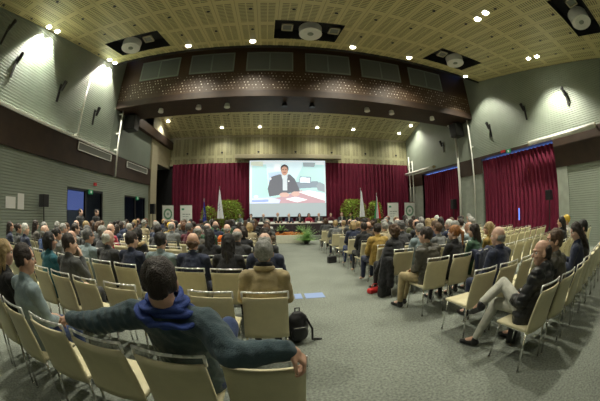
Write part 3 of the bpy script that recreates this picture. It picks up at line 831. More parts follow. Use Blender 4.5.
# ------------------------------------------------------------------ people
def hand(mb, w_, d, nrm, thumb, curl=.5, sc_=1.0):
    """five-fingered hand rooted at wrist w_, pointing along d; nrm is the palm side, thumb the side of the thumb"""
    d = Vector(d).normalized(); nrm = Vector(nrm); nrm = (nrm-nrm.dot(d)*d).normalized(); t = Vector(thumb); t = (t-t.dot(d)*d-t.dot(nrm)*nrm).normalized()
    w_ = Vector(w_); P = lambda a, b, c: w_+(d*a+t*b+nrm*c)*sc_
    mb.cap(P(-.02, 0, 0), P(.03, 0, 0), .027*sc_, .030*sc_, 10)
    for i in range(4):
        b = .030-.0195*i
        mb.cap(P(.02, b*.7, 0), P(.088, b, 0), .016*sc_, .0125*sc_, 8)
        L = (.040, .046, .043, .034)[i]
        p = P(.088, b, 0); ang = 0; r = .0098*sc_
        for s_ in range(3):
            ang += curl*(1.0, .9, .6)[s_]
            q = p+(d*math.cos(ang)+nrm*math.sin(ang)+t*(.06*(1.5-i)))*L*sc_*(1, .68, .52)[s_]
            mb.cap(p, q, r, r*.92, 8); p = q; r *= .94
    p = P(.012, .022, .006); q = P(.045, .052, .015); mb.cap(p, q, .0155*sc_, .012*sc_, 8)
    q2 = P(.078, .062, .024+.02*curl); mb.cap(q, q2, .0115*sc_, .0095*sc_, 8)
    mb.cap(q2, P(.10, .054, .03+.03*curl), .0095*sc_, .008*sc_, 8)

def V3(*a): return Vector(a)
def pose_seated(hands='lap', lean=0.0, fem=False):
    s = .93 if fem else 1.0; sh = .148 if fem else .17
    P = dict(pelvis=V3(0, -.06, .56), waist=V3(lean*.2, -.10-.0*s, .72), chest=V3(lean*.5, -.11, .90), neck=V3(lean*.8, -.09, 1.075), head=V3(lean, -.055, 1.205),
             shL=V3(-sh+lean*.7, -.10, 1.0), shR=V3(sh+lean*.7, -.10, 1.0), hipL=V3(-.09, -.04, .55), hipR=V3(.09, -.04, .55),
             knL=V3(-.12, .36, .55), knR=V3(.12, .36, .55), anL=V3(-.12, .36, .10), anR=V3(.12, .40, .10))
    P['elL'] = V3(-sh-.06, -.04, .76); P['elR'] = V3(sh+.06, -.04, .76)
    P['wrL'] = V3(-.09, .18, .66); P['wrR'] = V3(.09, .17, .66)
    P['hdL'] = V3(.3, 1, -.1); P['hdR'] = V3(-.3, 1, -.1)
    if hands == 'chin':
        P['elR'] = V3(sh+.01, .07, .80); P['wrR'] = V3(.07, .10, 1.03); P['hdR'] = V3(-.2, -.1, 1)
    if hands == 'cross':
        P['elL'] = V3(-sh-.07, -.0, .78); P['elR'] = V3(sh+.07, -.0, .78); P['wrL'] = V3(.06, .13, .84); P['wrR'] = V3(-.06, .15, .86); P['hdL'] = V3(1, .1, .1); P['hdR'] = V3(-1, 0, .1)
    if hands == 'table':
        P['wrL'] = V3(-.14, .30, .80); P['wrR'] = V3(.12, .30, .80); P['elL'] = V3(-sh-.08, .08, .80); P['elR'] = V3(sh+.08, .08, .80)
    if hands == 'phone':
        P['wrL'] = V3(-.05, .26, .82); P['wrR'] = V3(.07, .25, .84); P['hdL'] = V3(.3, .6, .5); P['hdR'] = V3(-.3, .6, .5)
    return P
def pose_standing():
    P = dict(pelvis=V3(0, 0, .95), waist=V3(0, 0, 1.12), chest=V3(0, -.01, 1.30), neck=V3(0, -.01, 1.48), head=V3(0, .02, 1.61),
             shL=V3(-.185, -.01, 1.42), shR=V3(.185, -.01, 1.42), hipL=V3(-.09, 0, .93), hipR=V3(.09, 0, .93), knL=V3(-.10, .02, .50), knR=V3(.10, .02, .50),
             anL=V3(-.10, -.02, .09), anR=V3(.11, 0, .09), elL=V3(-.25, -.03, 1.13), elR=V3(.25, -.03, 1.13), wrL=V3(-.1, .14, 1.02), wrR=V3(.12, .14, 1.02), hdL=V3(.8, .5, -.2), hdR=V3(-.8, .5, -.2))
    return P
def head_prims(mb, HM, fem):
    t = MB()
    t.ball((0, -.012, .03), (.074, .094, .088)).ball((0, .022, -.02), (.060, .066, .080)).ball((0, .038, -.072), (.040 if fem else .046, .042, .036))
    t.cone((0, .080, .018), (0, .104, -.018), .007, .013, 8).ball((0, .104, -.02), (.013, .012, .010), 8)
    t.ball((0, .080, -.055), (.021, .012, .010), 10).ball((0, .082, .035), (.045, .012, .008), 10)
    for s in (-1, 1):
        t.ball((s*.076, -.008, -.004), (.010, .020, .031), 10, Euler((.15, 0, s*.35))); t.ball((s*.034, .066, -.02), (.018, .016, .016), 8)
    bmesh.ops.transform(t.bm, matrix=HM, verts=t.bm.verts[:]); mb.merge(t)
def ring_loft(mb, secs, seg=20):
    """closed torso from elliptical sections (centre, rx, ry) stacked upward"""
    R = []
    for c, rx, ry in secs:
        R.append([mb.bm.verts.new((c[0]+rx*math.cos(2*PI*k/seg), c[1]+ry*math.sin(2*PI*k/seg)*(1-.12*abs(math.cos(2*PI*k/seg))), c[2])) for k in range(seg)])
    for a, b in zip(R, R[1:]):
        for k in range(seg): mb.bm.faces.new((a[k], a[(k+1) % seg], b[(k+1) % seg], b[k]))
    mb.bm.faces.new(R[0][::-1]); mb.bm.faces.new(R[-1])
def torso(mb, P, k, inf=0.0, hem=None):
    pe, wa, ch, ne = P['pelvis'], P['waist'], P['chest'], P['neck']
    m1 = (wa+ch)/2; top = ch+(ne-ch)*.62
    secs = [(pe-V3(0, 0, .07), .145*k+inf, .115+inf), (pe, .165*k+inf, .13+inf), ((pe+wa)/2, .158*k+inf, .122+inf), (wa, .148*k+inf, .112+inf), (m1, .160*k+inf, .115+inf), (ch, .172*k+inf, .118+inf), (top, .150*k+inf, .098+inf), (ne-V3(0, 0, .015), .075+inf*.5, .070+inf*.5)]
    if hem is not None: secs[0] = (pe-V3(0, 0, hem), .15*k+inf, .12+inf)
    ring_loft(mb, secs)
    for s in ('shL', 'shR'):
        mb.cap(P['neck']-V3(0, 0, .05), P[s]-V3(0, 0, .01), .052+inf*.6, .062*k+inf, 14)
def arm(mb, P, s, inf=0.0, cuff=None, k=1.0):
    a, b, c = P['sh'+s], P['el'+s], P['wr'+s]
    mb.cap(a, b, .054*k+inf, .042*k+inf, 14); mb.cap(b, c if cuff is None else b+(c-b)*cuff, .042*k+inf, .028*k+inf*1.2, 14)
def legs(mb, P, s, inf=0.0, end=1.0, k=1.0):
    a, b, c = P['hip'+s], P['kn'+s], P['an'+s]
    mb.cap(a, b, .082*k+inf, .058*k+inf, 16); mb.cap(b, b+(c-b)*.35, .058*k+inf, .055*k+inf, 14); mb.cap(b+(c-b)*.35, b+(c-b)*end, .055*k+inf, .038+inf*1.3, 14)
def foot_dir(P, s): 
    d = P['an'+s]-P['kn'+s]; f = P.get('ft'+s); return f if f else V3(-.1 if s == 'L' else .1, 1, 0).normalized()
def build_kit(key, P, fem=False, hyaw=0.0, hpitch=0.0, hroll=0.0, coat='jacket', vox=.0105, hero=False):
    k = P.get('k', .9 if fem else 1.0); kit = {}
    hs = P.get('hsc', 1.06 if fem else 1.12)
    HM = Matrix.Translation(P['head'] + V3(0, 0, .012)) @ Euler((hpitch, hroll, hyaw), 'ZXY').to_matrix().to_4x4() @ Matrix.Scale(hs, 4)
    kit['HM'] = HM
    mb = MB(); head_prims(mb, HM, fem)
    mb.cap(P['neck']-V3(0, 0, .03), HM @ V3(0, -.02, -.05), .056*k, .052*k)
    torso(mb, P, k, -.008)
    for s in 'LR':
        arm(mb, P, s, -.006, None, k); legs(mb, P, s, -.008, 1.0, k)
        thumb = P.get('th'+s) or (V3(1, 0, .5) if s == 'L' else V3(-1, 0, .5))
        nrm = P.get('nr'+s) or V3(0, 0, -1)
        hand(mb, P['wr'+s]+(P['wr'+s]-P['el'+s]).normalized()*.015, P['hd'+s], nrm, thumb, P.get('curl', .45), 1.0 if not fem else .92)
        f = foot_dir(P, s); mb.cap(P['an'+s], P['an'+s]+f*.13-V3(0, 0, .055), .036, .028)
    IM = HM.inverted()
    def face(co, n):
        q = IM @ co
        if q.y > .03 and abs(q.x) < .08 and -.09 < q.z < .06:
            dd = 0
            for s in (-1, 1): dd += .010*math.exp(-(((q.x-s*.031)/.016)**2+((q.z-.012)/.011)**2))
            dd += .0035*math.exp(-((q.x/.02)**2+((q.z+.055)/.0035)**2))
            return HM.to_3x3() @ V3(0, -dd, 0)
        return V3(0, 0, 0)
    kit['body'] = remesh(mb, vox, 2, face)
    # clothes
    mb = MB(); inf = {'jacket': .018, 'sweater': .015, 'puffer': .034, 'coat': .025}[coat]
    torso(mb, P, k, inf, .10 if P['pelvis'].z < .8 else .14)
    for s in 'LR': arm(mb, P, s, inf*.85, .97, k*P.get('arm', 1))
    mb.cap(P['neck']-V3(0, 0, .06), P['neck']+V3(0, -.005, .0), .075+inf*.3, .062+inf*.3)
    def wr(co, n):
        d = .011*noise.noise(V3(co.x*8, co.y*8, co.z*13))+.006*noise.noise(co*24)
        if coat == 'puffer': d += .010*abs(math.sin(co.z*PI/.075+1.2*noise.noise(co*3)))-.006
        if coat == 'sweater' and hero: d += .004*math.sin((co.x*1.0+co.z*.6)*95+4*noise.noise(co*6))*max(0, noise.noise(co*5)+.35)
        return n*d
    kit['jacket'] = remesh(mb, vox*1.05, 3, wr)
    mb = MB()
    ring_loft(mb, [(P['pelvis']-V3(0, 0, .10), .13*k, .11), (P['pelvis'], .172*k, .137), (P['pelvis']+V3(0, 0, .08), .165*k, .13)])
    for s in 'LR': legs(mb, P, s, .010, .93, k)
    kit['trousers'] = remesh(mb, vox*1.1, 3, lambda co, n: n*(.005*noise.noise(co*9)+.003*noise.noise(co*22)))
    kit['shoes'] = []
    for s in 'LR':
        mb = MB(); f = foot_dir(P, s); a = P['an'+s]; up = V3(0, 0, 1)
        mb.cap(a-up*.012, a-up*.045, .046, .046); mb.cap(a-up*.05-f*.03, a+f*.13-up*.06, .040, .036); mb.cap(a+f*.12-up*.062, a+f*.18-up*.066, .036, .026)
        kit['shoes'].append(remesh(mb, vox, 2))
    return kit
def eye_mesh(s):
    mb = MB().ball((s*.031, .069, .012), .0125, 10); n = len(mb.bm.faces)
    mb.ball((s*.031, .0795, .012), (.0055, .0035, .0055), 8)
    me = bpy.data.meshes.new('eye'); mb.bm.to_mesh(me); mb.bm.free()
    me.materials.append(M['paper']); me.materials.append(M['black'])
    for p in me.polygons: p.material_index = 0 if p.index < n else 1; p.use_smooth = True
    return me
EYES = [eye_mesh(-1), eye_mesh(1)]
BROWS = [remesh(MB().cap((s*.015, .093, .036), (s*.046, .081, .037), .0042, .003, 6), .004, 0) for s in (-1, 1)]
def hair_mesh(kind):
    mb = MB(); amp = .006; fr = 25
    if kind in ('short', 'long', 'ponytail', 'bob', 'bun'):
        mb.ball((0, -.022, .036), (.084, .097, .092)); 
        for s in (-1, 1): mb.ball((s*.068, -.030, .012), (.014, .038, .042))
        mb.ball((0, -.078, -.012), (.052, .030, .048))
    if kind == 'thin':
        mb.ball((0, -.040, .015), (.083, .083, .075)); mb.ball((0, -.085, -.03), (.055, .028, .045))
    if kind == 'fringe':
        mb.ball((0, -.040, -.012), (.083, .074, .050)); mb.ball((0, -.075, -.04), (.055, .035, .035))
    if kind == 'long':
        mb.cap((0, -.065, 0), (0, -.095, -.17), .066, .045); mb.cap((-.04, -.075, -.05), (-.04, -.095, -.24), .034, .020); mb.cap((.04, -.075, -.05), (.042, -.095, -.25), .034, .020); mb.cap((0, -.10, -.12), (0, -.125, -.29), .045, .02)
        for s in (-1, 1): mb.cap((s*.068, -.01, .02), (s*.072, -.03, -.13), .024, .018)
    if kind == 'bob':
        mb.cap((0, -.06, 0), (0, -.065, -.07), .078, .062)
        for s in (-1, 1): mb.cap((s*.072, -.005, .02), (s*.074, -.01, -.085), .028, .026)
    if kind == 'ponytail':
        mb.cap((0, -.105, .03), (0, -.155, -.01), .030, .030); mb.cap((0, -.155, -.01), (.0, -.15, -.18), .030, .012)
    if kind == 'bun': mb.ball((0, -.12, .05), (.045, .04, .04))
    if kind == 'curly':
        amp = .022; fr = 22
        mb.ball((0, -.025, .035), (.102, .108, .103)); mb.ball((0, -.055, -.04), (.085, .065, .06))
    if kind == 'cap':
        mb.ball((0, -.018, .04), (.090, .104, .098)); amp = .002
    return remesh(mb, .0085, 2, lambda co, n: n*(amp*noise.noise(co*fr)+.003*noise.noise(V3(co.x*90, co.y*90, co.z*12))))
HAIR = {k: hair_mesh(k) for k in ('short', 'thin', 'fringe', 'long', 'bob', 'ponytail', 'bun', 'curly', 'cap')}

SK = [mat('skin_light', (.66, .43, .33), .5, var=.06, scale=20), mat('skin_warm', (.58, .35, .25), .5, var=.06, scale=20), mat('skin_tan', (.48, .28, .19), .5, var=.06, scale=20)]
HC = {'black': (.012, .010, .010), 'dark brown': (.022, .013, .009), 'brown': (.085, .045, .022), 'chestnut': (.13, .06, .03), 'ginger': (.30, .12, .03), 'blond': (.36, .26, .12), 'grey': (.26, .26, .24), 'dark grey': (.10, .10, .10), 'white': (.54, .54, .50), 'yellow': (.62, .42, .03)}
HM_ = {k: mat('hair_'+k.replace(' ', '_'), v, .55, var=.35, scale=60, bump=.5, bscale=150) for k, v in HC.items()}
CC = {'black': (.010, .011, .013), 'charcoal': (.035, .037, .040), 'dark grey': (.06, .065, .065), 'grey': (.15, .16, .16), 'navy': (.014, .022, .055), 'blue': (.02, .06, .19), 'teal': (.02, .13, .17), 'pale grey blue': (.22, .29, .31),
      'light grey': (.33, .34, .33), 'brown': (.09, .06, .035), 'khaki': (.36, .29, .15), 'mustard': (.36, .24, .05), 'olive': (.09, .10, .05), 'red': (.32, .02, .05), 'orange': (.75, .17, .02), 'white': (.62, .61, .57), 'green': (.05, .12, .07),
      'wine': (.10, .015, .03), 'beige': (.36, .31, .20), 'denim': (.03, .055, .15), 'pale grey': (.42, .42, .36), 'slate': (.038, .070, .085), 'taupe': (.11, .10, .085)}
CM = {k: mat('cloth_'+k.replace(' ', '_'), v, .85, var=.15, scale=14, bump=.35, bscale=170, sheen=.15) for k, v in CC.items()}
PUFF = mat('cloth_puffer_shell', (.075, .07, .055), .45, var=.15); PUFFB = mat('cloth_black_shell', (.012, .013, .015), .38, var=.2)

KITS = {}
def getkit(key):
    if key in KITS: return KITS[key]
    fem = key[0] == 'F'; hands, yaw = key[1], key[2]; coat = key[3]
    P = pose_seated(hands, 0, fem) if hands != 'stand' else pose_standing()
    KITS[key] = build_kit(key, P, fem, math.radians(yaw), math.radians(-4 if hands != 'phone' else -28), 0, coat)
    return KITS[key]
def setmat(o, m):
    o.material_slots[0].link = 'OBJECT'; o.material_slots[0].material = m
def part(name, me, m, root, mx=None):
    if not me.materials: me.materials.append(None)
    o = bpy.data.objects.new(name, me); COL.objects.link(o); o.parent = root
    if mx is not None: o.matrix_local = mx
    if m is not None: setmat(o, m)
    return o
def person(x, y, rz, kit, hair, hcol, top, bottom, label, group, z=0, skin=0, near=False, scale=1.0, topm=None, glasses=False, shirt=None, feet=False):
    K = kit if isinstance(kit, dict) else getkit(kit)
    r = empty('person', (x, y, z), rz); r.scale = (scale,)*3
    part('body', K['body'], SK[skin], r)
    part('jacket', K['jacket'], topm or CM[top], r)
    part('trousers', K['trousers'], CM[bottom], r)
    if near or feet or y < 5:
        for me_ in K['shoes']: part('shoe', me_, M['black'], r)
    if hair != 'none': part('hair' if hair != 'cap' else 'hat', HAIR[hair], HM_[hcol], r, K['HM'])
    if near:
        for e_ in EYES: part('eye', e_, None, r, K['HM'])
        for e_ in BROWS: part('eyebrow', e_, HM_[hcol if hcol else 'dark grey'], r, K['HM'])
    if glasses: part('glasses', GLASSES, None, r, K['HM'])
    if shirt: part('shirt', SHIRT, CM[shirt], r)
    tag(r, label, 'person', group)
    return r
def glasses_mesh():
    mb = MB()
    for s in (-1, 1):
        for k in range(12):
            a, b = 2*PI*k/12, 2*PI*(k+1)/12
            mb.cap((s*.031+.022*math.cos(a), .092, .010+.016*math.sin(a)), (s*.031+.022*math.cos(b), .092, .010+.016*math.sin(b)), .002, seg=6)
        mb.cap((s*.052, .091, .014), (s*.080, -.01, .012), .002, seg=6)
    mb.cap((-.009, .093, .014), (.009, .093, .014), .002, seg=6)
    me = remesh(mb, .003, 0); me.materials.append(M['black']); return me
GLASSES = glasses_mesh()
def shirt_mesh():
    mb = MB().ball((0, .000, .93), (.055, .034, .17)).cone((-.0, -.02, 1.03), (0, -.045, 1.10), .06, .062)
    return remesh(mb, .01, 2)
SHIRT = shirt_mesh()

# ------------------------------------------------------------------ seating plan
LR = [1.13, 2.28, 3.28, 4.36, 5.38, 6.4, 7.4, 8.4, 9.4, 10.4, 11.4]
RR = [1.17, 2.16, 3.18, 4.28, 5.05, 6.05, 7.1, 8.05, 9.0, 9.95, 10.85]
ORD = ['rearmost', 'second', 'third', 'fourth', 'fifth', 'sixth', 'seventh', 'eighth', 'ninth', 'tenth', 'front']
SEATN = ['aisle seat', 'second seat', 'third seat', 'fourth seat', 'fifth seat', 'sixth seat', 'seventh seat', 'eighth seat', 'ninth seat', 'tenth seat', 'eleventh seat', 'twelfth seat', 'thirteenth seat', 'fourteenth seat', 'fifteenth seat']
def seat_pos(b, r, k):
    if b == 'L':
        x = -.05-.495*k; y = LR[r]; rz = 0
        if x < -2: y += .09*(-x-2); rz = -.09
    else:
        x = 2.40+.50*k; y = RR[r]; rz = 0
        if x > 3.2: y += .115*(x-3.2); rz = .115
    return x, y+.285, rz
def rowname(b, r): return ('%s row, %s block' if r in (0, 10) else '%s row from rear, %s block') % (ORD[r], 'left' if b == 'L' else 'right')
def where(b, r, k): return '%s, %s' % (rowname(b, r), SEATN[k])

# people told apart in the photograph: (block,row,seat): (kit, hair, hair colour, top, trousers, look, options)
P_ = {}
def pp(b, r, k, kit, hair, hc, top, bot, look, **o): P_[(b, r, k)] = (kit, hair, hc, top, bot, look, o)
M0, MR, ML, MC, MX = ('M', 'lap', 0, 'jacket'), ('M', 'lap', -22, 'jacket'), ('M', 'lap', 24, 'jacket'), ('M', 'chin', -28, 'jacket'), ('M', 'cross', 5, 'jacket')
F0, FR, FL = ('F', 'lap', 0, 'jacket'), ('F', 'lap', -25, 'jacket'), ('F', 'lap', 25, 'jacket')
FS, FP = ('F', 'lap', -8, 'coat'), ('F', 'phone', 35, 'jacket')
MCO = ('M', 'lap', -8, 'coat')
pp('L', 0, 5, FR, 'long', 'blond', 'black', 'charcoal', 'woman with long blond hair in black', near=True)
pp('L', 0, 4, MR, 'short', 'dark brown', 'pale grey blue', 'denim', 'dark-haired man in pale grey-blue jacket', near=True)
pp('L', 1, 6, FR, 'bob', 'black', 'teal', 'black', 'woman with black hair in teal top', near=True)
pp('L', 1, 5, MC, 'short', 'dark brown', 'dark grey', 'charcoal', 'man resting chin on hand in grey suit', near=True)
pp('L', 1, 0, M0, 'short', 'grey', 'khaki', 'taupe', 'grey-haired man in khaki coat', coat=1)
pp('L', 2, 6, MR, 'short', 'dark grey', 'pale grey blue', 'grey', 'dark grey-haired man in light grey jacket')
pp('L', 2, 5, MR, 'thin', 'white', 'charcoal', 'charcoal', 'white-haired balding man in charcoal suit')
pp('L', 2, 4, MR, 'short', 'dark brown', 'navy', 'navy', 'man with cropped dark hair in navy suit')
pp('L', 2, 3, M0, 'short', 'black', 'pale grey blue', 'charcoal', 'dark-haired person in grey-green jacket')
pp('L', 2, 2, M0, 'fringe', 'brown', 'navy', 'navy', 'bald man in navy suit', shirtc=1)
pp('L', 2, 1, F0, 'long', 'black', 'black', 'black', 'woman with long black hair in black')
pp('L', 2, 0, MCO, 'thin', 'grey', 'navy', 'charcoal', 'balding man in navy coat')
pp('L', 3, 7, MR, 'short', 'grey', 'charcoal', 'black', 'grey-haired man in charcoal jacket')
pp('L', 3, 5, FS, 'bob', 'black', 'black', 'black', 'person with golden fur hood collar in black', fur=1)
pp('L', 3, 2, F0, 'long', 'black', 'black', 'black', 'woman with long black hair')
pp('L', 3, 1, M0, 'thin', 'grey', 'charcoal', 'black', 'balding grey man in charcoal jacket')
pp('L', 3, 0, F0, 'curly', 'dark brown', 'charcoal', 'black', 'person with dark curly hair')
pp('L', 4, 8, MR, 'fringe', 'brown', 'red', 'charcoal', 'bald man in red jacket')
pp('L', 4, 1, F0, 'bob', 'dark brown', 'black', 'black', 'woman with dark bobbed hair')
pp('L', 4, 3, M0, 'thin', 'grey', 'taupe', 'black', 'balding man in taupe jacket')
pp('L', 5, 2, M0, 'fringe', 'grey', 'orange', 'black', 'balding man in orange jacket')
pp('L', 5, 0, F0, 'long', 'chestnut', 'brown', 'black', 'woman with long light brown hair')
pp('L', 4, 5, M0, 'short', 'black', 'charcoal', 'black', 'black-haired man in dark suit')
pp('L', 6, 6, F0, 'cap', 'yellow', 'yellow' if 0 else 'mustard', 'black', 'person in a yellow hat')
pp('L', 2, 9, MR, 'fringe', 'grey', 'blue', 'charcoal', 'bald man in blue jacket')
pp('L', 2, 11, MR, 'short', 'white', 'navy', 'black', 'white-haired man in navy jacket')
pp('L', 3, 12, MR, 'short', 'grey', 'black', 'black', 'grey-haired man in black jacket')
pp('L', 3, 10, MR, 'short', 'grey', 'light grey', 'grey', 'grey-haired man in light grey jacket')
pp('L', 6, 1, F0, 'bob', 'blond', 'beige', 'black', 'blond person in beige')
# right block
pp('R', 0, 3, FP, 'long', 'dark brown', 'navy', 'black', 'dark-haired woman looking at a blue phone', near=True)
pp('R', 0, 4, ML, 'short', 'black', 'charcoal', 'black', 'dark-haired man in charcoal jacket')
pp('R', 1, 1, ML, 'fringe', 'grey', 'navy', 'navy', 'bald man in navy suit', near=True)
pp('R', 2, 1, ('F', 'lap', 35, 'jacket'), 'ponytail', 'ginger', 'black', 'black', 'woman with ginger ponytail', near=True)
pp('R', 2, 2, FL, 'long', 'dark brown', 'green', 'black', 'woman with long dark brown hair')
pp('R', 2, 3, FL, 'long', 'blond', 'mustard', 'black', 'woman with long blond hair in yellow')
pp('R', 3, 0, FS, 'curly', 'brown', 'black', 'black', 'woman with curly brown hair in black coat', dx=-.1, rz=.2)
pp('R', 3, 1, M0, 'short', 'grey', 'pale grey blue', 'black', 'grey-haired person in grey-blue')
pp('R', 4, 0, MCO, 'short', 'dark brown', 'mustard', 'navy', 'dark-haired man in mustard jacket', dx=-.12, rz=.1)
pp('R', 5, 0, F0, 'short', 'dark brown', 'black', 'black', 'dark-haired person in black', dx=-.05)
pp('R', 6, 0, F0, 'bob', 'blond', 'navy', 'denim', 'blond woman in navy')
pp('R', 1, 7, FL, 'long', 'black', 'black', 'black', 'woman with long black hair at the far right')
pp('R', 1, 8, FL, 'cap', 'yellow', 'white', 'black', 'woman in white with a yellow hat')
pp('R', 5, 8, ML, 'short', 'grey', 'light grey', 'grey', 'grey-haired man in light grey shirt')
pp('R', 6, 9, ML, 'short', 'black', 'light grey', 'grey', 'dark-haired man in light shirt')
pp('R', 4, 4, ML, 'short', 'white', 'navy', 'black', 'white-haired man in navy jacket')
pp('R', 3, 3, ML, 'short', 'grey', 'grey', 'black', 'grey-haired man in grey')
FORCE_EMPTY = {('L', 0, 0), ('L', 0, 1), ('L', 0, 2), ('L', 0, 3), ('L', 1, 1), ('L', 1, 2), ('L', 1, 3), ('L', 1, 4), ('L', 3, 6), ('L', 4, 4), ('L', 3, 4), ('L', 3, 3), ('L', 4, 6), ('L', 4, 2), ('L', 4, 0), ('L', 5, 1),
               ('R', 0, 2), ('R', 1, 0), ('R', 0, 0), ('R', 0, 1), ('R', 2, 0), ('R', 7, 0), ('R', 9, 0)}
rnd = random.Random(21)
HAIRW = [('short', 5), ('thin', 2), ('fringe', 1), ('bob', 2), ('long', 2), ('curly', 1), ('bun', .5)]
HCW = [('black', 2), ('dark brown', 4), ('brown', 2.5), ('grey', 3), ('white', 1.2), ('blond', 1.2), ('chestnut', 1.2), ('dark grey', 1)]
TOPW = [('black', 5), ('charcoal', 4), ('navy', 4), ('dark grey', 3), ('grey', 2), ('brown', 1.5), ('taupe', 1.5), ('beige', .8), ('blue', .8), ('olive', .8), ('white', .8), ('pale grey blue', 1), ('wine', .6), ('green', .5)]
def pick(w_): return rnd.choices([a for a, _ in w_], [b for _, b in w_])[0]
nL, nR = 14, 14
for b, rows_, nk in (('L', LR, nL), ('R', RR, nR)):
    for r in range(11):
        for k in range(nk):
            if b == 'L' and r == 0 and k > 6: continue
            if b == 'L' and r == 1 and k > 10: continue
            x, y, rz = seat_pos(b, r, k)
            if x > 9.3 or x < -6.9: continue
            if b == 'R' and r >= 8 and k > 11: continue
            far = y > 6.2 or abs(x) > 5.5
            sp = P_.get((b, r, k)); occ = sp is not None
            if not occ and (b, r, k) not in FORCE_EMPTY:
                if b == 'L': pr = 0 if r < 2 else (.75 if r == 2 and k > 6 else .86 if r > 4 or k > 7 else .45)
                else:
                    pr = 0 if r < 2 else .0 if r == 2 else .75 if (x < 5.2 and r == 3) else .9 if x < 5.6 else .0 if r < 7 else .35
                occ = rnd.random() < pr
            wn = where(b, r, k)
            put_chair(x, y, rz, far, ('cream chair under a seated person, ' if occ else 'empty cream chair, ')+wn, 'cream conference chairs')
            if not occ: continue
            jx, jy, jr = rnd.uniform(-.03, .03), rnd.uniform(-.03, .03), rnd.uniform(-.12, .12)
            face_rz = (-.12 if b == 'L' and x < -3 else .15 if b == 'R' and x > 3 else 0)
            if sp:
                kit, hair, hc, top, bot, look, o = sp
                q = person(x+o.get('dx', 0), y+.02, rz+o.get('rz', 0)+face_rz*.5, kit, hair, hc, top, bot, look+', '+wn, 'seated audience', near=o.get('near', False), skin=rnd.randrange(2))
                if o.get('fur'):
                    mbf = MB()
                    for t in range(14):
                        a = PI*t/13; mbf.ball((.15*math.cos(a), -.10-.10*math.sin(a), 1.05-.02*math.sin(a)), .045, 10)
                    part('fur_collar', remesh(mbf, .012, 1, lambda co, n: n*.012*noise.noise(co*60)), HM_['blond'], q)
                if o.get('coat'):
                    for nm2, rr_, zz_, m2_ in (('coat_collar', .082, 1.085, CM['khaki']), ('neck_scarf', .066, 1.125, CM['black'])):
                        mbf = MB()
                        for t in range(20):
                            a, c = 2*PI*t/20, 2*PI*(t+1)/20; mbf.cap((rr_*math.cos(a), -.085+rr_*.95*math.sin(a), zz_-.01*math.sin(a)), (rr_*math.cos(c), -.085+rr_*.95*math.sin(c), zz_-.01*math.sin(c)), .024, seg=8)
                        part(nm2, remesh(mbf, .007, 1), m2_, q)
                if o.get('shirtc'):
                    mbf = MB()
                    for t in range(20):
                        a, c = 2*PI*t/20, 2*PI*(t+1)/20; mbf.cap((.066*math.cos(a), -.085+.062*math.sin(a), 1.10), (.066*math.cos(c), -.085+.062*math.sin(c), 1.10), .012, seg=6)
                    part('shirt_collar', remesh(mbf, .006, 1), CM['pale grey blue'], q)
            else:
                hair = pick(HAIRW); fem = hair in ('long', 'bob', 'bun', 'curly') or rnd.random() < .1
                hc = pick(HCW)
                if hair in ('long', 'bun') and hc in ('grey', 'white', 'dark grey'): hc = 'dark brown'
                top = pick(TOPW)
                kit = rnd.choice([F0, FR if b == 'L' else FL, FS]) if fem else rnd.choice([M0, MR if b == 'L' else ML, MCO, MX])
                adj = {'short': 'short %s hair', 'thin': 'thinning %s hair', 'fringe': 'bald crown, %s fringe', 'bob': 'bobbed %s hair', 'long': 'long %s hair', 'curly': 'curly %s hair', 'bun': '%s hair in a bun'}[hair] % hc
                person(x+jx, y+.02+jy, rz+jr+face_rz, kit, hair, hc, top, rnd.choice(['black', 'charcoal', 'navy', 'denim', 'grey']), 'person with %s, %s top, %s' % (adj, top, wn), 'seated audience', skin=rnd.randrange(3), scale=rnd.uniform(.96, 1.04))

# ------------------------------------------------------------------ people who stand out in front
# man with scarf, arms spread along the chair backs
sx, sy, _ = seat_pos('L', 0, 1)
P = pose_seated()
hx = -.60 - 0
root = V3(-.52, sy, 0)
def loc(x, y, z): return V3(x, y, z)-root
P.update(pelvis=loc(-.50, 1.42, .58), waist=loc(-.51, 1.34, .78), chest=loc(-.51, 1.27, .97), neck=loc(-.51, 1.17, 1.175), head=loc(-.50, 1.10, 1.275),
         shL=loc(-.73, 1.20, 1.075), shR=loc(-.32, 1.17, 1.08), elL=loc(-1.01, 1.17, .985), elR=loc(-.18, 1.03, .99), wrL=loc(-1.27, 1.19, .945), wrR=loc(.06, 1.05, 1.0),
         hipL=loc(-.56, 1.44, .55), hipR=loc(-.39, 1.44, .55), knL=loc(-.58, 1.86, .53), knR=loc(-.31, 1.78, .79), anL=loc(-.57, 1.90, .10), anR=loc(-.64, 1.98, .56))
P['hdL'] = V3(-1, .1, -.12); P['hdR'] = V3(.7, -.05, -.75); P['thL'] = V3(0, -1, .1); P['thR'] = V3(0.2, -1, -.1); P['nrL'] = V3(-.1, 0, -1); P['nrR'] = V3(-.4, .1, -.9); P['curl'] = .75
P['ftR'] = V3(-.8, .5, -.2).normalized()
P['hsc'] = 1.04; P['arm'] = 1.2; P['k'] = 1.14
K = build_kit('hero', P, False, math.radians(14), math.radians(-6), 0, 'sweater', .0065, True)
q = person(root.x, root.y, 0, K, 'short', 'dark brown', 'slate', 'denim', 'man with blue scarf stretching both arms along the rear chair backs', None, skin=1, near=True)
mb = MB(); nk = P['neck']
for lev, (rx, ry, dz, dy) in enumerate(((.082, .078, .03, -.0), (.102, .092, .0, .0), (.128, .110, -.03, -.005), (.155, .125, -.06, -.01))):
    pts = [nk+V3(rx*math.cos(2*PI*t/24), ry*math.sin(2*PI*t/24)+dy, dz+.02*math.sin(2*PI*t/24+lev*1.7)) for t in range(25)]
    mb.path(pts, .022, 10)
me = remesh(mb, .007, 2, lambda co, n: n*(.009*math.sin(co.z*150+6*noise.noise(co*7))+.006*noise.noise(co*15)))
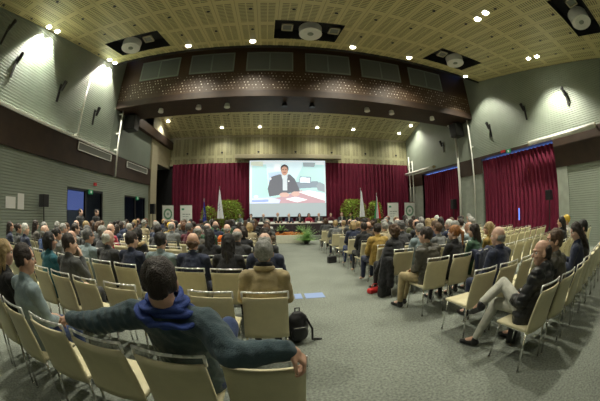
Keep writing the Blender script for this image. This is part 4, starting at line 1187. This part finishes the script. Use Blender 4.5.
CM['scarf'] = mat('cloth_scarf', (.022, .05, .22), .85, var=.25, scale=20, bump=.4, bscale=150)
part('scarf', me, CM['scarf'], q)

# man in black padded jacket, right block rear row
x, y, rz = seat_pos('R', 0, 0)
P = pose_seated()
P.update(pelvis=V3(.0, -.02, .56), waist=V3(.03, -.07, .70), chest=V3(.07, -.11, .85), neck=V3(.11, -.12, 1.0), head=V3(.12, -.06, 1.12), shL=V3(-.10, -.12, .95), shR=V3(.27, -.15, .95),
         elL=V3(-.19, -.02, .70), elR=V3(.33, -.02, .72), wrL=V3(-.02, .16, .66), wrR=V3(.14, .16, .68), hdL=V3(.8, .6, 0), hdR=V3(-.8, .5, 0),
         knL=V3(-.12, .40, .66), knR=V3(.05, .46, .54), anL=V3(-.02, .66, .30) , anR=V3(-.10, .58, .10))
P['knL'] = V3(.10, .42, .77); P['anL'] = V3(-.27, .46, .62); P['ftL'] = V3(.15, .85, -.45).normalized(); P['ftR'] = V3(-.35, 1, 0).normalized()
K = build_kit('rman', P, False, math.radians(42), math.radians(-4), 0, 'puffer', .0075)
person(x, y, rz+.12, K, 'thin', 'dark brown', 'black', 'pale grey', 'balding man with glasses in black padded jacket, legs crossed', None, skin=1, near=True, topm=PUFFB, glasses=True)
x, y, rz = seat_pos('R', 0, 1)
P = pose_seated('lap', -.06)
K = build_kit('rman2', P, False, math.radians(40), math.radians(2), 0, 'coat', .009)
person(x-.02, y, rz+.1, K, 'short', 'brown', 'olive', 'charcoal', 'man with short brown hair in dark olive jacket beside the man with glasses', None, skin=1, near=True, topm=PUFF)
# man in brown grey padded jacket, right block third row, turned to the aisle
x, y, rz = seat_pos('R', 2, 0)
P = pose_seated('lap', -.10)
P.update(knL=V3(-.20, .34, .55), knR=V3(.0, .38, .55), anL=V3(-.22, .34, .10), anR=V3(-.05, .42, .10))
K = build_kit('rman3', P, False, math.radians(20), math.radians(-2), 0, 'puffer', .009)
person(x-.02, y+.03, rz+.25, K, 'short', 'dark brown', 'taupe', 'khaki', 'man in grey brown padded jacket on the third row aisle seat, right block', None, near=True, topm=PUFF)
tag(MB().box((-.036, -.005, -.07), (.036, .005, .07), .004).build('smartphone', mat('phone_blue', (.03, .08, .5), .2, emit=(.1, .3, 1), estr=1.2)), 'blue smartphone held by the dark-haired woman at right', 'phone')
ph = bpy.data.objects['smartphone']; x, y, rz = seat_pos('R', 0, 3); ph.location = V3(x, y, 0)+Matrix.Rotation(rz, 3, 'Z') @ V3(.01, .36, .92); ph.rotation_euler = (-.7, 0, rz+.3)

# coats over chair backs
def draped_coat(b, r, k, m, label, w_=.46, drop=.5, off=0):
    x, y, rz = seat_pos(b, r, k); o = empty('draped_coat', (x+off, y, 0), rz)
    mb = MB(); nx, nz = 14, 18; V = []
    for i in range(nx+1):
        u = i/nx*2-1; R_ = []
        for j in range(nz+1):
            t = j/nz
            if t < .3: yy = -.10-.20*(t/.3)*.9; zz = .72+.22*math.sin(t/.3*PI/2)
            else: q = (t-.3)/.7; yy = -.30-.07*math.sin(q*2); zz = .94-drop*q
            wv = .02*math.sin(u*9+t*3)+.03*noise.noise(V3(u*2, t*4, k+r))
            R_.append(mb.bm.verts.new((u*w_/2*(1+.15*t)+.02*noise.noise(V3(t*5, u, 3)), yy-abs(wv)*(1.6 if t > .3 else .3), zz+.05*noise.noise(V3(u*2.5, t*2, 9)))))
        V.append(R_)
    for i in range(nx):
        for j in range(nz): mb.bm.faces.new((V[i][j], V[i+1][j], V[i+1][j+1], V[i][j+1]))
    c = mb.build('coat_body', m, o, True)
    sd = c.modifiers.new('s', 'SOLIDIFY'); sd.thickness = .03; sd.offset = 1
    h_ = w_*.43; 
    for g_ in (-1, 1): part('sleeve', remesh(MB().cap((g_*h_, -.36, .86), (g_*(h_+.03), -.38, .43), .045, .035), .012, 2, lambda co, n: n*.01*noise.noise(co*14)), m, o)
    return tag(o, label, 'coat')
draped_coat('R', 2, 2, CM['navy'], 'dark padded coat draped over a chair back before the dark-haired woman', .56)
draped_coat('R', 2, 3, CM['black'], 'black coat draped over the chair beside the dark padded coat', .42, .35)
x, y, rz = seat_pos('R', 3, 0)
o = empty('hanging_coat', (x-.22, y, 0))
cb = MB().cap((-.02, -.10, .88), (-.06, -.12, .62), .10, .13).cap((-.06, -.12, .62), (-.13, -.14, .30), .13, .11).cap((-.13, -.14, .30), (-.14, -.16, .12), .11, .06).cap((-.06, -.2, .7), (-.02, -.24, .25), .09, .07)
part('coat_body', remesh(cb, .012, 3, lambda co, n: n*(.03*noise.noise(V3(co.x*9, co.y*9, co.z*3))+.01*noise.noise(co*20))), CM['black'], o)
part('sleeve', remesh(MB().cap((-.05, -.05, .84), (-.22, .02, .45), .055, .045), .012, 2, lambda co, n: n*.012*noise.noise(co*14)), CM['black'], o)
tag(o, 'long black coat hanging from the aisle chair of the curly-haired woman', 'coat')

# backpack on the floor by the left block aisle chair
bp = empty('backpack', (.31, 3.04, 0), .2); bp.scale = (.95, .95, 1.0)
mb = MB().ball((0, 0, .21), (.15, .11, .21)).ball((0, .01, .12), (.16, .12, .12)).ball((0, -.09, .14), (.11, .06, .11))
part('bag', remesh(mb, .01, 2, lambda co, n: n*.012*noise.noise(co*12)), PUFFB, bp)
MB().path([(-.03, 0, .41), (-.03, .0, .46), (.03, 0, .46), (.03, 0, .41)], .008).build('top_handle', M['black'], bp)
MB().path([(.1, -.08, .33), (.16, -.12, .2), (.17, -.1, .04), (.24, -.06, .012), (.30, -.08, .012)], .014).build('strap', M['black'], bp)
MB().path([(-.08, -.13, .24), (0, -.155, .25), (.08, -.13, .24)], .005).build('zip', M['chrome'], bp)
tag(bp, 'black backpack on the carpet beside the left block aisle chair', 'backpack')
for x, y, m, nm_, l in ((2.02, 4.75, M['red'], 'bag', 'small red bag on the floor beside the mustard jacket man'), (2.12, 4.45, M['black'], 'bag', 'black bag on the floor before the curly-haired woman'),
                        (1.98, 8.2, M['black'], 'bag', 'dark bag on the floor by the aisle chairs near the stage'), (2.75, 1.75, M['black'], 'bag', 'black bag under the rear aisle chair of the right block')):
    o = empty('handbag', (x, y, 0), .3)
    h = .10 if m is M['red'] else .22
    part('bag_body', remesh(MB().box((-.15, -.07, 0), (.15, .07, h), .03).ball((0, 0, h*.5), (.15, .085, h*.5)), .012, 2), m, o)
    MB().path([(-.08, 0, h-.01), (-.05, 0, h+.08), (.05, 0, h+.08), (.08, 0, h-.01)], .008, 8).build('handle', m, o)
    tag(o, l, 'bag')

# panel behind the table
PT = ('M', 'table', 0, 'jacket'); PF = ('F', 'table', 0, 'jacket')
panel = [(239.6, PF, 'short', 'grey', 'pale grey blue', 'light grey-blue jacket', None), (251, PT, 'short', 'black', 'charcoal', 'charcoal suit', 'white'), (263.4, PT, 'thin', 'brown', 'dark grey', 'dark grey suit', 'light grey'),
         (277.8, PT, 'fringe', 'grey', 'black', 'black suit and white shirt, tallest', 'white'), (289, PT, 'fringe', 'grey', 'navy', 'navy suit', 'white'), (299.6, PF, 'bob', 'black', 'black', 'black', 'light grey'),
         (309, PF, 'bob', 'dark brown', 'red', 'bright red', None), (319, PT, 'thin', 'grey', 'dark grey', 'dark grey suit and white shirt', 'white'), (331, PF, 'short', 'brown', 'wine', 'wine top', None),
         (342, PT, 'thin', 'grey', 'charcoal', 'charcoal suit with white shirt', 'white'), (350.7, PT, 'short', 'black', 'navy', 'dark navy suit at the right table end', None)]
def pxdir(px, py):
    a, b = px-300, 200.5-py; rr = math.hypot(a, b); th = 2*math.asin(rr/267.15/2)
    return _f*math.cos(th)+(_r2*a+_u2*b)/rr*math.sin(th)
for i, (px, kit, hair, hc, top, look, shirt) in enumerate(panel):
    d = pxdir(px, 216); y = TY+.62; x = d.x/d.y*y
    person(x, y, PI, kit, hair, hc, top, 'black', 'panelist in %s behind the stage table' % look, 'panel behind the table', z=.25, near=True, shirt=shirt, skin=i % 2, scale=1.05 if i == 3 else 1)
    MB()
    c = copy_tree(chairF); c.location = (x, y, .25); c.rotation_euler = (0, 0, PI); tag(c, 'cream chair of the panelist in %s' % look, 'chair', 'chairs behind the panel table')
# standing people near the left doors
for px, y, hc, top, l in ((118.5, 8.9, 'dark brown', 'black', 'person standing in the near left doorway in black'), (98, 7.8, 'black', 'charcoal', 'person in charcoal standing before the near left glass door')):
    person(XL+.55, y, -1.4, ('M', 'stand', -10, 'jacket'), 'short', hc, top, 'black', l, None)
bpy.data.scenes.remove(TMP)
